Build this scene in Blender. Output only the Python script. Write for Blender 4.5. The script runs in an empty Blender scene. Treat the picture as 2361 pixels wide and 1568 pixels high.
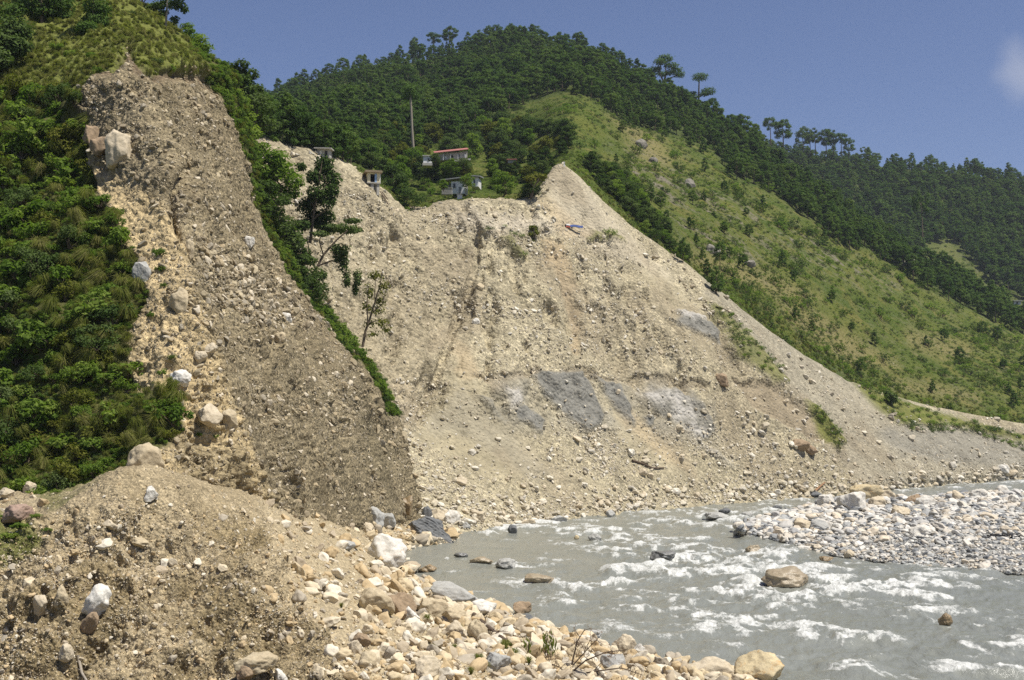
import bpy, math, random
import numpy as np
from mathutils import Vector, Matrix, Euler

random.seed(7)
rng = np.random.default_rng(7)
scene = bpy.context.scene
COL = scene.collection

# ------------------------------------------------------------------ camera, sky, sun, exposure
CAM_H = 16.0
F_PX, CX, CY, HORIZON = 2850.0, 1180.5, 784.0, 960.0     # measured on a 2361 x 1568 copy of the photograph
PITCH = math.atan((HORIZON - CY) / F_PX)
cam_data = bpy.data.cameras.new("camera")
cam_data.sensor_width = 36.0
cam_data.lens = F_PX / 2361.0 * 36.0
cam_data.clip_start = 0.5
cam_data.clip_end = 12000.0
cam = bpy.data.objects.new("camera", cam_data)
cam.location = (0, 0, CAM_H)
cam.rotation_euler = (math.radians(90) + PITCH, 0, 0)
COL.objects.link(cam)
scene.camera = cam

SUN_DIR = Vector((0.40, -0.20, 0.90)).normalized()          # towards the sun
world = bpy.data.worlds.new("World")
scene.world = world
world.use_nodes = True
wn, wl = world.node_tree.nodes, world.node_tree.links
wn.clear()
w_out = wn.new("ShaderNodeOutputWorld")
w_bg = wn.new("ShaderNodeBackground")
w_sky = wn.new("ShaderNodeTexSky")
w_sky.sky_type = 'NISHITA'
w_sky.sun_disc = False
w_sky.sun_elevation = math.asin(SUN_DIR.z)
w_sky.sun_rotation = math.atan2(SUN_DIR.x, SUN_DIR.y)
w_sky.altitude = 1200.0
w_sky.air_density = 1.0
w_sky.dust_density = 1.2
w_sky.ozone_density = 4.5
w_bg.inputs['Strength'].default_value = 0.068
w_tint = wn.new("ShaderNodeMix"); w_tint.data_type = 'RGBA'; w_tint.blend_type = 'MULTIPLY'
w_tint.inputs[0].default_value = 1.0
w_tint.inputs[7].default_value = (1.13, 1.0, 1.08, 1)
wl.new(w_sky.outputs[0], w_tint.inputs[6])
wl.new(w_tint.outputs[2], w_bg.inputs['Color'])
# one faint cloud low in the sky at the right
def _wmath(op, a, b):
    x = wn.new("ShaderNodeVectorMath" if op in ('DISTANCE',) else "ShaderNodeMath"); x.operation = op
    for s_, v_ in zip(x.inputs, (a, b)):
        if hasattr(v_, 'is_linked'): wl.new(v_, s_)
        else: s_.default_value = v_
    return x.outputs['Value']
w_co = wn.new("ShaderNodeTexCoord")
w_nz = wn.new("ShaderNodeTexNoise"); w_nz.inputs['Scale'].default_value = 26.0; w_nz.inputs['Detail'].default_value = 6.0
wl.new(w_co.outputs['Generated'], w_nz.inputs['Vector'])
_cd = Vector(((2372 - 1180.5) / 2850.0, math.cos(math.atan(176 / 2850.0)), (784 - 160) / 2850.0 + 0.0617)).normalized()
w_ds = _wmath('DISTANCE', w_co.outputs['Generated'], tuple(_cd))
w_cl = wn.new("ShaderNodeMapRange"); w_cl.interpolation_type = 'SMOOTHSTEP'
w_cl.inputs['From Min'].default_value = 0.030; w_cl.inputs['From Max'].default_value = -0.004
wl.new(_wmath('ADD', w_ds, _wmath('MULTIPLY', _wmath('SUBTRACT', w_nz.outputs['Fac'], 0.5), 0.05)), w_cl.inputs['Value'])
w_mx = wn.new("ShaderNodeMix"); w_mx.data_type = 'RGBA'
wl.new(_wmath('MULTIPLY', w_cl.outputs['Result'], 0.30), w_mx.inputs[0])
wl.new(w_tint.outputs[2], w_mx.inputs[6]); w_mx.inputs[7].default_value = (8.0, 8.0, 8.4, 1)
wl.new(w_mx.outputs[2], w_bg.inputs['Color'])
wl.new(w_bg.outputs[0], w_out.inputs['Surface'])

sun_data = bpy.data.lights.new("sun", 'SUN')
sun_data.energy = 4.6
sun_data.angle = math.radians(0.55)
sun_data.color = (1.0, 0.955, 0.87)
sun = bpy.data.objects.new("sun", sun_data)
sun.rotation_euler = SUN_DIR.to_track_quat('Z', 'Y').to_euler()
sun.location = (60, -40, 200)
COL.objects.link(sun)

scene.view_settings.view_transform = 'Standard'
scene.view_settings.look = 'None'
scene.view_settings.exposure = 0.42
scene.view_settings.gamma = 1.0
scene.view_settings.use_curve_mapping = False
scene.render.engine = 'CYCLES'
cy = scene.cycles
cy.use_denoising = False
cy.max_bounces = 5
cy.diffuse_bounces = 2
cy.glossy_bounces = 2
cy.transmission_bounces = 3
cy.transparent_max_bounces = 4
cy.caustics_reflective = False
cy.caustics_refractive = False

# ------------------------------------------------------------------ helpers: photo measurements -> places
sT, cT = math.sin(PITCH), math.cos(PITCH)
CAM = np.array([0.0, 0.0, CAM_H])

def rays(px, py):
    a = (np.asarray(px, float) - CX) / F_PX
    b = (CY - np.asarray(py, float)) / F_PX
    return np.stack([a, cT - b * sT, sT + b * cT], -1)

def PX(px, py, Y):
    r = rays(px, py)
    return CAM + r * (np.asarray(Y, float) / r[..., 1])[..., None]

def at_z(px, py, z):
    r = rays(px, py)
    return CAM + r * ((z - CAM_H) / r[..., 2])[..., None]

def proj(P):
    d = P - CAM
    fw = d[..., 1] * cT + d[..., 2] * sT
    up = -d[..., 1] * sT + d[..., 2] * cT
    fw = np.where(fw < 1, 1, fw)
    return np.stack([CX + F_PX * d[..., 0] / fw, CY - F_PX * up / fw], -1)

# ------------------------------------------------------------------ helpers: noise in space
def _hash(ix, iy, iz, seed):
    h = (ix * 374761393 + iy * 668265263 + iz * 2147483647 + seed * 974711) & 0xFFFFFFFF
    h = ((h ^ (h >> 13)) * 1274126177) & 0xFFFFFFFF
    h = ((h ^ (h >> 15)) * 2246822519) & 0xFFFFFFFF
    return ((h ^ (h >> 16)) & 0xFFFF) / 32767.5 - 1.0

def vnoise(P, seed=0):
    F = np.floor(P)
    I = F.astype(np.int64)
    t = P - F
    t = t * t * t * (t * (t * 6 - 15) + 10)
    out = 0
    for dx in (0, 1):
        wx = t[..., 0] if dx else 1 - t[..., 0]
        for dy in (0, 1):
            wy = t[..., 1] if dy else 1 - t[..., 1]
            for dz in (0, 1):
                wz = t[..., 2] if dz else 1 - t[..., 2]
                out = out + wx * wy * wz * _hash(I[..., 0] + dx, I[..., 1] + dy, I[..., 2] + dz, seed)
    return out

def fbm(P, scale, octs=4, seed=0, gain=0.5):
    P = np.asarray(P, float) * scale
    out, a, s = 0, 1.0, 0
    for o in range(octs):
        out = out + a * vnoise(P + 17.3 * o, seed + o)
        s += a
        a *= gain
        P = P * 2.03
    return out / s

def sstep(a, b, x):
    t = np.clip((x - a) / (b - a), 0, 1)
    return t * t * (3 - 2 * t)

def poly_sd(px, py, poly):
    """signed distance to a polygon, negative inside"""
    poly = np.asarray(poly, float)
    d = np.full(px.shape, 1e12)
    ins = np.zeros(px.shape, bool)
    n = len(poly)
    for i in range(n):
        a, b = poly[i], poly[(i + 1) % n]
        ex, ey = b - a
        wx, wy = px - a[0], py - a[1]
        t = np.clip((wx * ex + wy * ey) / max(ex * ex + ey * ey, 1e-9), 0, 1)
        d = np.minimum(d, (wx - ex * t) ** 2 + (wy - ey * t) ** 2)
        c = ((a[1] > py) != (b[1] > py))
        if ey != 0:
            ins ^= c & (px < ex * (py - a[1]) / ey + a[0])
    d = np.sqrt(d)
    return np.where(ins, -d, d)

def zone(px, py, poly, soft=10.0):
    return 1 - sstep(-soft, soft, poly_sd(px, py, poly))

# ------------------------------------------------------------------ helpers: objects
def tag(o, label=None, cat=None, group=None, kind=None):
    if label: o["label"] = label
    if cat: o["category"] = cat
    if group: o["group"] = group
    if kind: o["kind"] = kind
    return o

def link(o, parent=None):
    COL.objects.link(o)
    if parent is not None:
        o.parent = parent
    return o

def new_mesh(name, V, F, mat=None, smooth=False):
    """F: (n,k) array of equal faces"""
    V = np.asarray(V, np.float32).reshape(-1, 3)
    F = np.asarray(F, np.int32)
    me = bpy.data.meshes.new(name)
    me.vertices.add(len(V))
    me.vertices.foreach_set("co", V.ravel())
    n, k = F.shape
    me.loops.add(n * k)
    me.loops.foreach_set("vertex_index", F.ravel())
    me.polygons.add(n)
    me.polygons.foreach_set("loop_start", np.arange(0, n * k, k, dtype=np.int32))
    me.polygons.foreach_set("use_smooth", np.full(n, smooth, dtype=bool))
    me.update(calc_edges=True)
    if mat: me.materials.append(mat)
    return me

def mesh_obj(name, V, F, mat=None, parent=None, smooth=False):
    return link(bpy.data.objects.new(name, new_mesh(name, V, F, mat, smooth)), parent)

def empty(name, loc, rz=0.0, s=1.0):
    o = bpy.data.objects.new(name, None)
    o.empty_display_size = 0.5
    o.location = loc
    o.rotation_euler = (0, 0, rz)
    o.scale = (s, s, s) if np.isscalar(s) else s
    return link(o)

def float_attr(me, name, vals):
    a = me.attributes.new(name, 'FLOAT', 'POINT')
    a.data.foreach_set("value", np.asarray(vals, np.float32).ravel())

# ------------------------------------------------------------------ helpers: materials
class NT:
    def __init__(self, name):
        self.m = bpy.data.materials.new(name)
        self.m.use_nodes = True
        self.n, self.l = self.m.node_tree.nodes, self.m.node_tree.links
        self.n.clear()
        self.out = self.n.new("ShaderNodeOutputMaterial")
    def node(self, t, **kw):
        x = self.n.new(t)
        for k, v in kw.items(): setattr(x, k, v)
        return x
    def link(self, a, b): self.l.new(a, b)
    def attr(self, name): return self.node("ShaderNodeAttribute", attribute_name=name).outputs['Fac']
    def coord(self, kind='Object', scale=None):
        o = self.node("ShaderNodeTexCoord").outputs[kind]
        if scale is not None:
            mp = self.node("ShaderNodeMapping")
            mp.inputs['Scale'].default_value = scale
            self.link(o, mp.inputs[0]); o = mp.outputs[0]
        return o
    def noise(self, co, scale, detail=4, rough=0.55, dist=0.0):
        x = self.node("ShaderNodeTexNoise")
        x.inputs['Scale'].default_value = scale
        x.inputs['Detail'].default_value = detail
        x.inputs['Roughness'].default_value = rough
        x.inputs['Distortion'].default_value = dist
        if co is not None: self.link(co, x.inputs['Vector'])
        return x.outputs['Fac']
    def voro(self, co, scale, out='Distance', feature='F1'):
        x = self.node("ShaderNodeTexVoronoi", feature=feature)
        x.inputs['Scale'].default_value = scale
        if co is not None: self.link(co, x.inputs['Vector'])
        return x.outputs[out]
    def ramp(self, fac, stops, interp='LINEAR'):
        x = self.node("ShaderNodeValToRGB")
        cr = x.color_ramp
        cr.interpolation = interp
        while len(cr.elements) < len(stops): cr.elements.new(0.5)
        for e, (p, c) in zip(cr.elements, stops):
            e.position = p
            e.color = (c, c, c, 1) if np.isscalar(c) else (*c, 1)
        self.link(fac, x.inputs[0])
        return x.outputs[0]
    def mix(self, fac, a, b, mode='MIX'):
        x = self.node("ShaderNodeMix", data_type='RGBA', blend_type=mode)
        for s, v in ((x.inputs[0], fac), (x.inputs[6], a), (x.inputs[7], b)):
            if hasattr(v, 'is_linked'): self.link(v, s)
            elif np.isscalar(v): s.default_value = v
            else: s.default_value = (*v, 1)
        return x.outputs[2]
    def math(self, op, a, b=None):
        x = self.node("ShaderNodeMath", operation=op)
        for s, v in zip(x.inputs, (a, b)):
            if v is None: continue
            if hasattr(v, 'is_linked'): self.link(v, s)
            else: s.default_value = v
        return x.outputs[0]
    def bump(self, h, strength=0.5, dist=0.1):
        x = self.node("ShaderNodeBump")
        x.inputs['Strength'].default_value = strength
        x.inputs['Distance'].default_value = dist
        self.link(h, x.inputs['Height'])
        return x.outputs[0]
    def finish(self, color, rough=0.9, normal=None, spec=0.2):
        b = self.node("ShaderNodeBsdfPrincipled")
        if hasattr(color, 'is_linked'): self.link(color, b.inputs['Base Color'])
        else: b.inputs['Base Color'].default_value = (*color, 1)
        if hasattr(rough, 'is_linked'): self.link(rough, b.inputs['Roughness'])
        else: b.inputs['Roughness'].default_value = rough
        b.inputs['Specular IOR Level'].default_value = spec
        if normal is not None: self.link(normal, b.inputs['Normal'])
        self.link(b.outputs[0], self.out.inputs['Surface'])
        return self.m

def mat_earth(name, base, dark, speck_scale, zones=(), bump=(0.6, 0.15), speck=0.5, big=0.12, streak=0.35):
    """bare earth and gravel: two tones, fine speckle of small stones, zones (attribute, colour, kind)"""
    t = NT(name)
    co = t.coord('Object')
    col = t.mix(t.ramp(t.noise(co, big, 5, 0.6), [(0.35, 0.0), (0.66, 1.0)]), base, dark)
    for at, c, c2, sc in zones:
        zc = t.mix(t.noise(co, sc, 5, 0.65, 0.6), c, c2)
        col = t.mix(t.attr(at), col, zc)
    v = t.voro(co, speck_scale, 'Color')
    sepv = t.node("ShaderNodeSeparateColor"); t.link(v, sepv.inputs[0])
    sp = t.ramp(sepv.outputs[0], [(0.0, 0.55), (0.55, 0.95), (0.85, 1.12), (1.0, 1.6)])
    amount = t.math('MULTIPLY', t.math('SUBTRACT', 1.0, t.attr("smooth")), speck)
    col = t.mix(amount, col, t.mix(1.0, col, sp, 'MULTIPLY'))
    v2 = t.voro(co, speck_scale * 2.7, 'Color')
    sep2 = t.node("ShaderNodeSeparateColor"); t.link(v2, sep2.inputs[0])
    sp2 = t.ramp(sep2.outputs[1], [(0.0, 0.5), (0.5, 0.95), (0.8, 1.15), (1.0, 1.7)])
    col = t.mix(t.math('MULTIPLY', amount, 0.9), col, t.mix(1.0, col, sp2, 'MULTIPLY'))
    stk = t.noise(t.coord('Object', (1.0, 1.0, 0.13)), streak, 5, 0.65, 0.3)
    col = t.mix(0.55, col, t.mix(1.0, col, t.ramp(stk, [(0.32, 0.62), (0.5, 1.0), (0.68, 1.25)]), 'MULTIPLY'))
    st = t.noise(co, speck_scale * 0.35, 3, 0.7)
    col = t.mix(0.35, col, t.mix(1.0, col, t.ramp(st, [(0.3, 0.6), (0.7, 1.35)]), 'MULTIPLY'))
    d = t.voro(co, speck_scale * 0.8, 'Distance')
    h = t.math('ADD', t.math('MULTIPLY', d, -0.8), t.noise(co, speck_scale * 0.5, 6, 0.7))
    return t.finish(col, 0.95, t.bump(h, bump[0], bump[1]), 0.12)

def mat_stone(name, palette, scale=1.2, vein=0.25, rough=0.82, bumpd=0.05):
    """every stone its own tone from the palette, mottled"""
    t = NT(name)
    oi = t.node("ShaderNodeObjectInfo")
    n = len(palette)
    c = t.ramp(oi.outputs['Random'], [(i / n, p) for i, p in enumerate(palette)], 'CONSTANT')
    co = t.coord('Object')
    mp = t.node("ShaderNodeVectorMath", operation='ADD')
    t.link(co, mp.inputs[0])
    cm = t.node("ShaderNodeCombineXYZ")
    t.link(t.math('MULTIPLY', oi.outputs['Random'], 91.0), cm.inputs[0])
    t.link(cm.outputs[0], mp.inputs[1])
    nz = t.noise(mp.outputs[0], scale * 1.3, 6, 0.65, 0.8)
    c = t.mix(vein * 1.6, c, t.mix(1.0, c, t.ramp(nz, [(0.3, 0.55), (0.5, 1.0), (0.72, 1.35)]), 'MULTIPLY'))
    return t.finish(c, rough, t.bump(t.noise(mp.outputs[0], scale * 4, 6, 0.7), 0.5, bumpd), 0.2)

def mat_leaf(name, cols, trans=0.3, var=0.6):
    """foliage: tone varies leaf by leaf and plant by plant"""
    t = NT(name)
    oi = t.node("ShaderNodeObjectInfo")
    n = len(cols)
    lf = t.attr("leaf_tone")
    mixv = t.math('ADD', t.math('MULTIPLY', lf, var), t.math('MULTIPLY', oi.outputs['Random'], 1 - var))
    c = t.ramp(mixv, [(i / max(n - 1, 1), p) for i, p in enumerate(cols)])
    d = t.node("ShaderNodeBsdfDiffuse"); t.link(c, d.inputs[0])
    tr = t.node("ShaderNodeBsdfTranslucent")
    t.link(t.mix(1.0, c, (1.0, 1.15, 0.5), 'MULTIPLY'), tr.inputs[0])
    m1 = t.node("ShaderNodeMixShader"); m1.inputs[0].default_value = trans
    t.link(d.outputs[0], m1.inputs[1]); t.link(tr.outputs[0], m1.inputs[2])
    t.link(m1.outputs[0], t.out.inputs['Surface'])
    return t.m

def mat_plain(name, c, c2=None, scale=2.0, rough=0.85, bump=0.0):
    t = NT(name)
    co = t.coord('Object')
    nz = t.noise(co, scale, 5, 0.65)
    col = t.mix(t.ramp(nz, [(0.35, 0.0), (0.7, 1.0)]), c, c2 if c2 is not None else tuple(v * 0.7 for v in c))
    return t.finish(col, rough, t.bump(nz, 0.4, bump) if bump else None, 0.25)

# ------------------------------------------------------------------ helpers: ground sheets lofted through measured points
def cr_axis(C, subs):
    """Catmull-Rom along axis 0, subs samples per segment"""
    n = C.shape[0]
    ext = np.concatenate([2 * C[:1] - C[1:2], C, 2 * C[-1:] - C[-2:-1]], 0)
    out = []
    for i in range(n - 1):
        p0, p1, p2, p3 = ext[i], ext[i + 1], ext[i + 2], ext[i + 3]
        m1, m2 = 0.42 * (p2 - p0), 0.42 * (p3 - p1)
        # keep tangents no longer than the segment, so uneven spacing does not overshoot
        L = np.linalg.norm(p2 - p1, axis=-1, keepdims=True)
        for m in (m1, m2):
            ln = np.linalg.norm(m, axis=-1, keepdims=True)
            m *= np.minimum(1, 1.1 * L / np.maximum(ln, 1e-6))
        k = subs[i]
        ts = np.arange(k) / k
        for t in ts:
            t2, t3 = t * t, t * t * t
            out.append((2 * t3 - 3 * t2 + 1) * p1 + (t3 - 2 * t2 + t) * m1 + (-2 * t3 + 3 * t2) * p2 + (t3 - t2) * m2)
    out.append(C[-1])
    return np.stack(out, 0)

class Sheet:
    def __init__(self, rails, step, extra=None):
        C = np.array([[PX(*p) if len(p) == 3 else np.array(p[1:], float) for p in r] for r in rails])
        self.ctrl = C
        pc = proj(C)
        dv = np.linalg.norm(np.diff(pc, axis=0), axis=-1).mean(1)
        du = np.linalg.norm(np.diff(pc, axis=1), axis=-1).mean(0)
        cap = 170
        sv = [int(np.clip(d / step, 3, cap)) for d in dv]
        su = [int(np.clip(d / step, 3, cap)) for d in du]
        G = cr_axis(C, sv)
        G = np.swapaxes(cr_axis(np.swapaxes(G, 0, 1), su), 0, 1)
        self.V = G
        self.refresh()
    def refresh(self):
        V = self.V
        a = np.gradient(V, axis=0); b = np.gradient(V, axis=1)
        N = np.cross(a, b)
        N /= np.maximum(np.linalg.norm(N, axis=-1, keepdims=True), 1e-9)
        if np.median(np.sign(((CAM - V) * N).sum(-1))[:int(V.shape[0] * .75)]) < 0:
            N = -N; self.flip = True
        else:
            self.flip = False
        self.N = N
        self.P2 = proj(V)
        self.px, self.py = self.P2[..., 0], self.P2[..., 1]
    def displace(self, d):
        self.V = self.V + self.N * d[..., None]
        self.refresh()
    def build(self, name, mat, attrs, parent=None):
        nv, nu = self.V.shape[:2]
        idx = np.arange(nv * nu).reshape(nv, nu)
        F = np.stack([idx[:-1, :-1], idx[:-1, 1:], idx[1:, 1:], idx[1:, :-1]], -1).reshape(-1, 4)
        if self.flip: F = F[:, ::-1]
        o = mesh_obj(name, self.V, F, mat, parent, True)
        for k, v in attrs.items(): float_attr(o.data, k, v)
        self.obj = o
        return o
    def scatter(self, n, dens, lo=(-150, -120), hi=(2520, 1720)):
        """n random points on the sheet, spread evenly as seen, weighted by dens (per grid vertex)"""
        p = self.P2
        ax, ay = p[1:, :-1] - p[:-1, :-1], p[:-1, 1:] - p[:-1, :-1]
        area = np.abs(ax[..., 0] * ay[..., 1] - ax[..., 1] * ay[..., 0])
        w = area * dens[:-1, :-1]
        q = p[:-1, :-1]
        w = w * ((q[..., 0] > lo[0]) & (q[..., 0] < hi[0]) & (q[..., 1] > lo[1]) & (q[..., 1] < hi[1]))
        # leave out what faces away from here
        tocam = CAM - self.V[:-1, :-1]
        w = w * ((tocam * self.N[:-1, :-1]).sum(-1) > -0.05 * np.linalg.norm(tocam, axis=-1))
        wf = w.ravel()
        if wf.sum() <= 0: return np.zeros((0, 3)), np.zeros((0, 3)), np.zeros((0, 2))
        k = np.searchsorted(np.cumsum(wf) / wf.sum(), rng.random(n))
        k = np.clip(k, 0, len(wf) - 1)
        i, j = np.unravel_index(k, w.shape)
        u, v = rng.random(n)[:, None], rng.random(n)[:, None]
        V = self.V
        P = (V[i, j] * (1 - u) * (1 - v) + V[i + 1, j] * u * (1 - v) + V[i, j + 1] * (1 - u) * v + V[i + 1, j + 1] * u * v)
        return P, self.N[i, j], proj(P)
    def at(self, px, py):
        d = (self.px - px) ** 2 + (self.py - py) ** 2
        m = d < max(d.min() * 4, 16)
        Y = np.where(m, self.V[..., 1], 1e9)
        k = np.unravel_index(Y.argmin(), Y.shape)
        return self.V[k], self.N[k], float(d[k]) ** 0.5

# ------------------------------------------------------------------ helpers: many small copies as one mass
_gn_cache = {}
def gn_tree(protos):
    key = tuple(tuple(o.name for o in p) for p in protos)
    if key in _gn_cache: return _gn_cache[key]
    g = bpy.data.node_groups.new("scatter", 'GeometryNodeTree')
    g.interface.new_socket("Geometry", in_out='INPUT', socket_type='NodeSocketGeometry')
    g.interface.new_socket("Geometry", in_out='OUTPUT', socket_type='NodeSocketGeometry')
    N, L = g.nodes, g.links
    gi, go = N.new("NodeGroupInput"), N.new("NodeGroupOutput")
    joinall = N.new("GeometryNodeJoinGeometry")
    for p in protos:
        jn = N.new("GeometryNodeJoinGeometry")
        for o in p:
            oi = N.new("GeometryNodeObjectInfo")
            oi.transform_space = 'ORIGINAL'
            oi.inputs['Object'].default_value = o
            L.new(oi.outputs['Geometry'], jn.inputs[0])
        ti = N.new("GeometryNodeGeometryToInstance")
        L.new(jn.outputs[0], ti.inputs[0])
        L.new(ti.outputs[0], joinall.inputs[0])
    ip = N.new("GeometryNodeInstanceOnPoints")
    L.new(gi.outputs[0], ip.inputs['Points'])
    L.new(joinall.outputs[0], ip.inputs['Instance'])
    ip.inputs['Pick Instance'].default_value = True
    def na(name, t, sock):
        a = N.new("GeometryNodeInputNamedAttribute")
        a.data_type = t
        a.inputs['Name'].default_value = name
        o = [s for s in a.outputs if s.enabled and s.name == 'Attribute'][0]
        L.new(o, sock)
    na("pick", 'INT', ip.inputs['Instance Index'])
    na("turn", 'FLOAT_VECTOR', ip.inputs['Rotation'])
    na("size", 'FLOAT_VECTOR', ip.inputs['Scale'])
    L.new(ip.outputs[0], go.inputs[0])
    _gn_cache[key] = g
    return g

def mass(name, P, turn, size, protos, parent=None, label=None, cat=None):
    n = len(P)
    me = bpy.data.meshes.new(name)
    me.vertices.add(n)
    me.vertices.foreach_set("co", np.asarray(P, np.float32).ravel())
    for an, t, v in (("turn", 'FLOAT_VECTOR', turn), ("size", 'FLOAT_VECTOR', size)):
        a = me.attributes.new(an, t, 'POINT')
        a.data.foreach_set("vector", np.asarray(v, np.float32).ravel())
    a = me.attributes.new("pick", 'INT', 'POINT')
    a.data.foreach_set("value", rng.integers(0, len(protos), n).astype(np.int32))
    o = link(bpy.data.objects.new(name, me), parent)
    md = o.modifiers.new("scatter", 'NODES')
    md.node_group = gn_tree(protos)
    tag(o, label, cat, None, "stuff")
    return o

def rand_turn(n, tilt=math.pi):
    return np.stack([rng.uniform(-tilt, tilt, n), rng.uniform(-tilt, tilt, n), rng.uniform(0, 2 * math.pi, n)], -1)

# ------------------------------------------------------------------ helpers: stones
def ico(sub):
    t = (1 + 5 ** 0.5) / 2
    V = [(-1, t, 0), (1, t, 0), (-1, -t, 0), (1, -t, 0), (0, -1, t), (0, 1, t), (0, -1, -t), (0, 1, -t), (t, 0, -1), (t, 0, 1), (-t, 0, -1), (-t, 0, 1)]
    F = [(0, 11, 5), (0, 5, 1), (0, 1, 7), (0, 7, 10), (0, 10, 11), (1, 5, 9), (5, 11, 4), (11, 10, 2), (10, 7, 6), (7, 1, 8), (3, 9, 4), (3, 4, 2), (3, 2, 6), (3, 6, 8), (3, 8, 9), (4, 9, 5), (2, 4, 11), (6, 2, 10), (8, 6, 7), (9, 8, 1)]
    V = [Vector(v).normalized() for v in V]
    for _ in range(sub):
        mid, F2 = {}, []
        def m(a, b):
            k = (min(a, b), max(a, b))
            if k not in mid:
                V.append(((V[a] + V[b]) / 2).normalized()); mid[k] = len(V) - 1
            return mid[k]
        for a, b, c in F:
            x, y, z = m(a, b), m(b, c), m(c, a)
            F2 += [(a, x, z), (b, y, x), (c, z, y), (x, y, z)]
        F = F2
    return np.array([tuple(v) for v in V]), np.array(F)
ICO = {k: ico(k) for k in (1, 2, 3, 4)}

def stone_shape(sub, seed, angular=0.5, lump=0.22, fine=0.05):
    V, F = ICO[sub]
    r = np.random.default_rng(seed)
    V = V.copy()
    # flat breaks: cut the ball by a few planes
    for _ in range(int(3 + 8 * angular)):
        n = r.normal(size=3); n /= np.linalg.norm(n)
        d = r.uniform(0.55, 0.9) if angular > 0.3 else r.uniform(0.75, 0.97)
        s = V @ n
        over = np.maximum(s - d, 0)
        V -= over[:, None] * n * 0.96
    V *= (1 + lump * fbm(V + seed * 3.7, 1.1, 2, seed))[:, None]
    if sub >= 3:
        V *= (1 + fine * fbm(V + seed, 4.0, 4, seed + 5))[:, None]
    V -= (V.max(0) + V.min(0)) / 2
    V /= (V.max(0) - V.min(0)) / 2
    return V, F

# ------------------------------------------------------------------ materials of the ground
M_CLIFF = mat_earth("cliff_earth", (0.30, 0.247, 0.152), (0.195, 0.157, 0.092), 3.0,
                    [("sand", (0.56, 0.445, 0.255), (0.45, 0.345, 0.185), 0.35),
                     ("damp", (0.16, 0.13, 0.075), (0.22, 0.185, 0.115), 0.30),
                     ("soil", (0.13, 0.095, 0.06), (0.20, 0.15, 0.09), 0.5),
                     ("grass", (0.075, 0.085, 0.025), (0.12, 0.11, 0.04), 0.22), ("turf", (0.115, 0.145, 0.03), (0.19, 0.185, 0.05), 0.3)], (0.9, 0.35), 0.75, 0.10, 0.5)
M_SLIDE = mat_earth("slide_earth", (0.43, 0.375, 0.25), (0.33, 0.285, 0.185), 1.9,
                    [("pale", (0.52, 0.46, 0.36), (0.46, 0.40, 0.30), 0.2),
                     ("ochre", (0.40, 0.31, 0.185), (0.45, 0.345, 0.21), 0.2),
                     ("scree", (0.275, 0.25, 0.185), (0.345, 0.305, 0.22), 0.15),
                     ("damp", (0.25, 0.205, 0.135), (0.31, 0.255, 0.17), 0.25),
                     ("shale", (0.115, 0.113, 0.098), (0.30, 0.285, 0.242), 0.55),
                     ("white", (0.60, 0.56, 0.49), (0.33, 0.315, 0.28), 0.45),
                     ("grass", (0.10, 0.12, 0.03), (0.20, 0.19, 0.06), 0.15)], (0.85, 0.45), 0.65, 0.05, 0.22)
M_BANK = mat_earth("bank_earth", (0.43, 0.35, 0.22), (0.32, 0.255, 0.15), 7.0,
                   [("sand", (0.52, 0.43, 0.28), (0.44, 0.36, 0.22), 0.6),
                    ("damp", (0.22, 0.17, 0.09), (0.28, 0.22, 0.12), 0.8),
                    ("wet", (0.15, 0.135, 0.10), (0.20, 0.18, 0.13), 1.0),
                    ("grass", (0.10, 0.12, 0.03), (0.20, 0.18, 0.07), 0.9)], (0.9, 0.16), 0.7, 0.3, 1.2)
M_BAR = mat_earth("bar_gravel", (0.40, 0.39, 0.355), (0.28, 0.28, 0.26), 3.0,
                  [("wet", (0.12, 0.115, 0.09), (0.17, 0.16, 0.13), 1.0)], (0.7, 0.12), 0.7, 0.15)

def hill_material(name, g1, g2, dry, soil):
    t = NT(name)
    co = t.coord('Object')
    big = t.noise(co, 0.035, 5, 0.6, 0.4)
    col = t.mix(t.ramp(big, [(0.38, 0.0), (0.62, 1.0)]), g1, g2)
    col = t.mix(t.ramp(t.noise(co, 0.12, 6, 0.7), [(0.5, 0.0), (0.72, 1.0)]), col, dry)
    col = t.mix(t.math('MULTIPLY', t.attr("dry"), 0.85), col, t.mix(t.noise(co, 0.4, 5, 0.7), dry, (0.26, 0.22, 0.11)))
    so = t.ramp(t.noise(co, 0.16, 7, 0.75, 0.5), [(0.50, 0.0), (0.62, 1.0)])
    so = t.math('MULTIPLY', so, t.attr("bare"))
    col = t.mix(so, col, soil)
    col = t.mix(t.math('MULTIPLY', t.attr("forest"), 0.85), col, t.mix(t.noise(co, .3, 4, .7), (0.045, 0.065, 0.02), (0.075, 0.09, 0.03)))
    fine = t.noise(co, 1.6, 5, 0.75)
    col = t.mix(1.0, col, t.ramp(fine, [(0.3, 0.62), (0.5, 1.0), (0.7, 1.35)]), 'MULTIPLY')
    h = t.math('ADD', t.noise(co, 0.9, 6, 0.75), t.math('MULTIPLY', t.voro(co, 0.6, 'Distance'), -0.7))
    return t.finish(col, 1.0, t.bump(h, 0.8, 1.0), 0.05)

M_HILL = hill_material("hill_grass", (0.068, 0.098, 0.020), (0.115, 0.130, 0.030), (0.17, 0.15, 0.048), (0.19, 0.165, 0.125))
M_FAR = hill_material("far_hill_grass", (0.085, 0.105, 0.03), (0.12, 0.135, 0.04), (0.15, 0.14, 0.05), (0.15, 0.135, 0.10))

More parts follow.
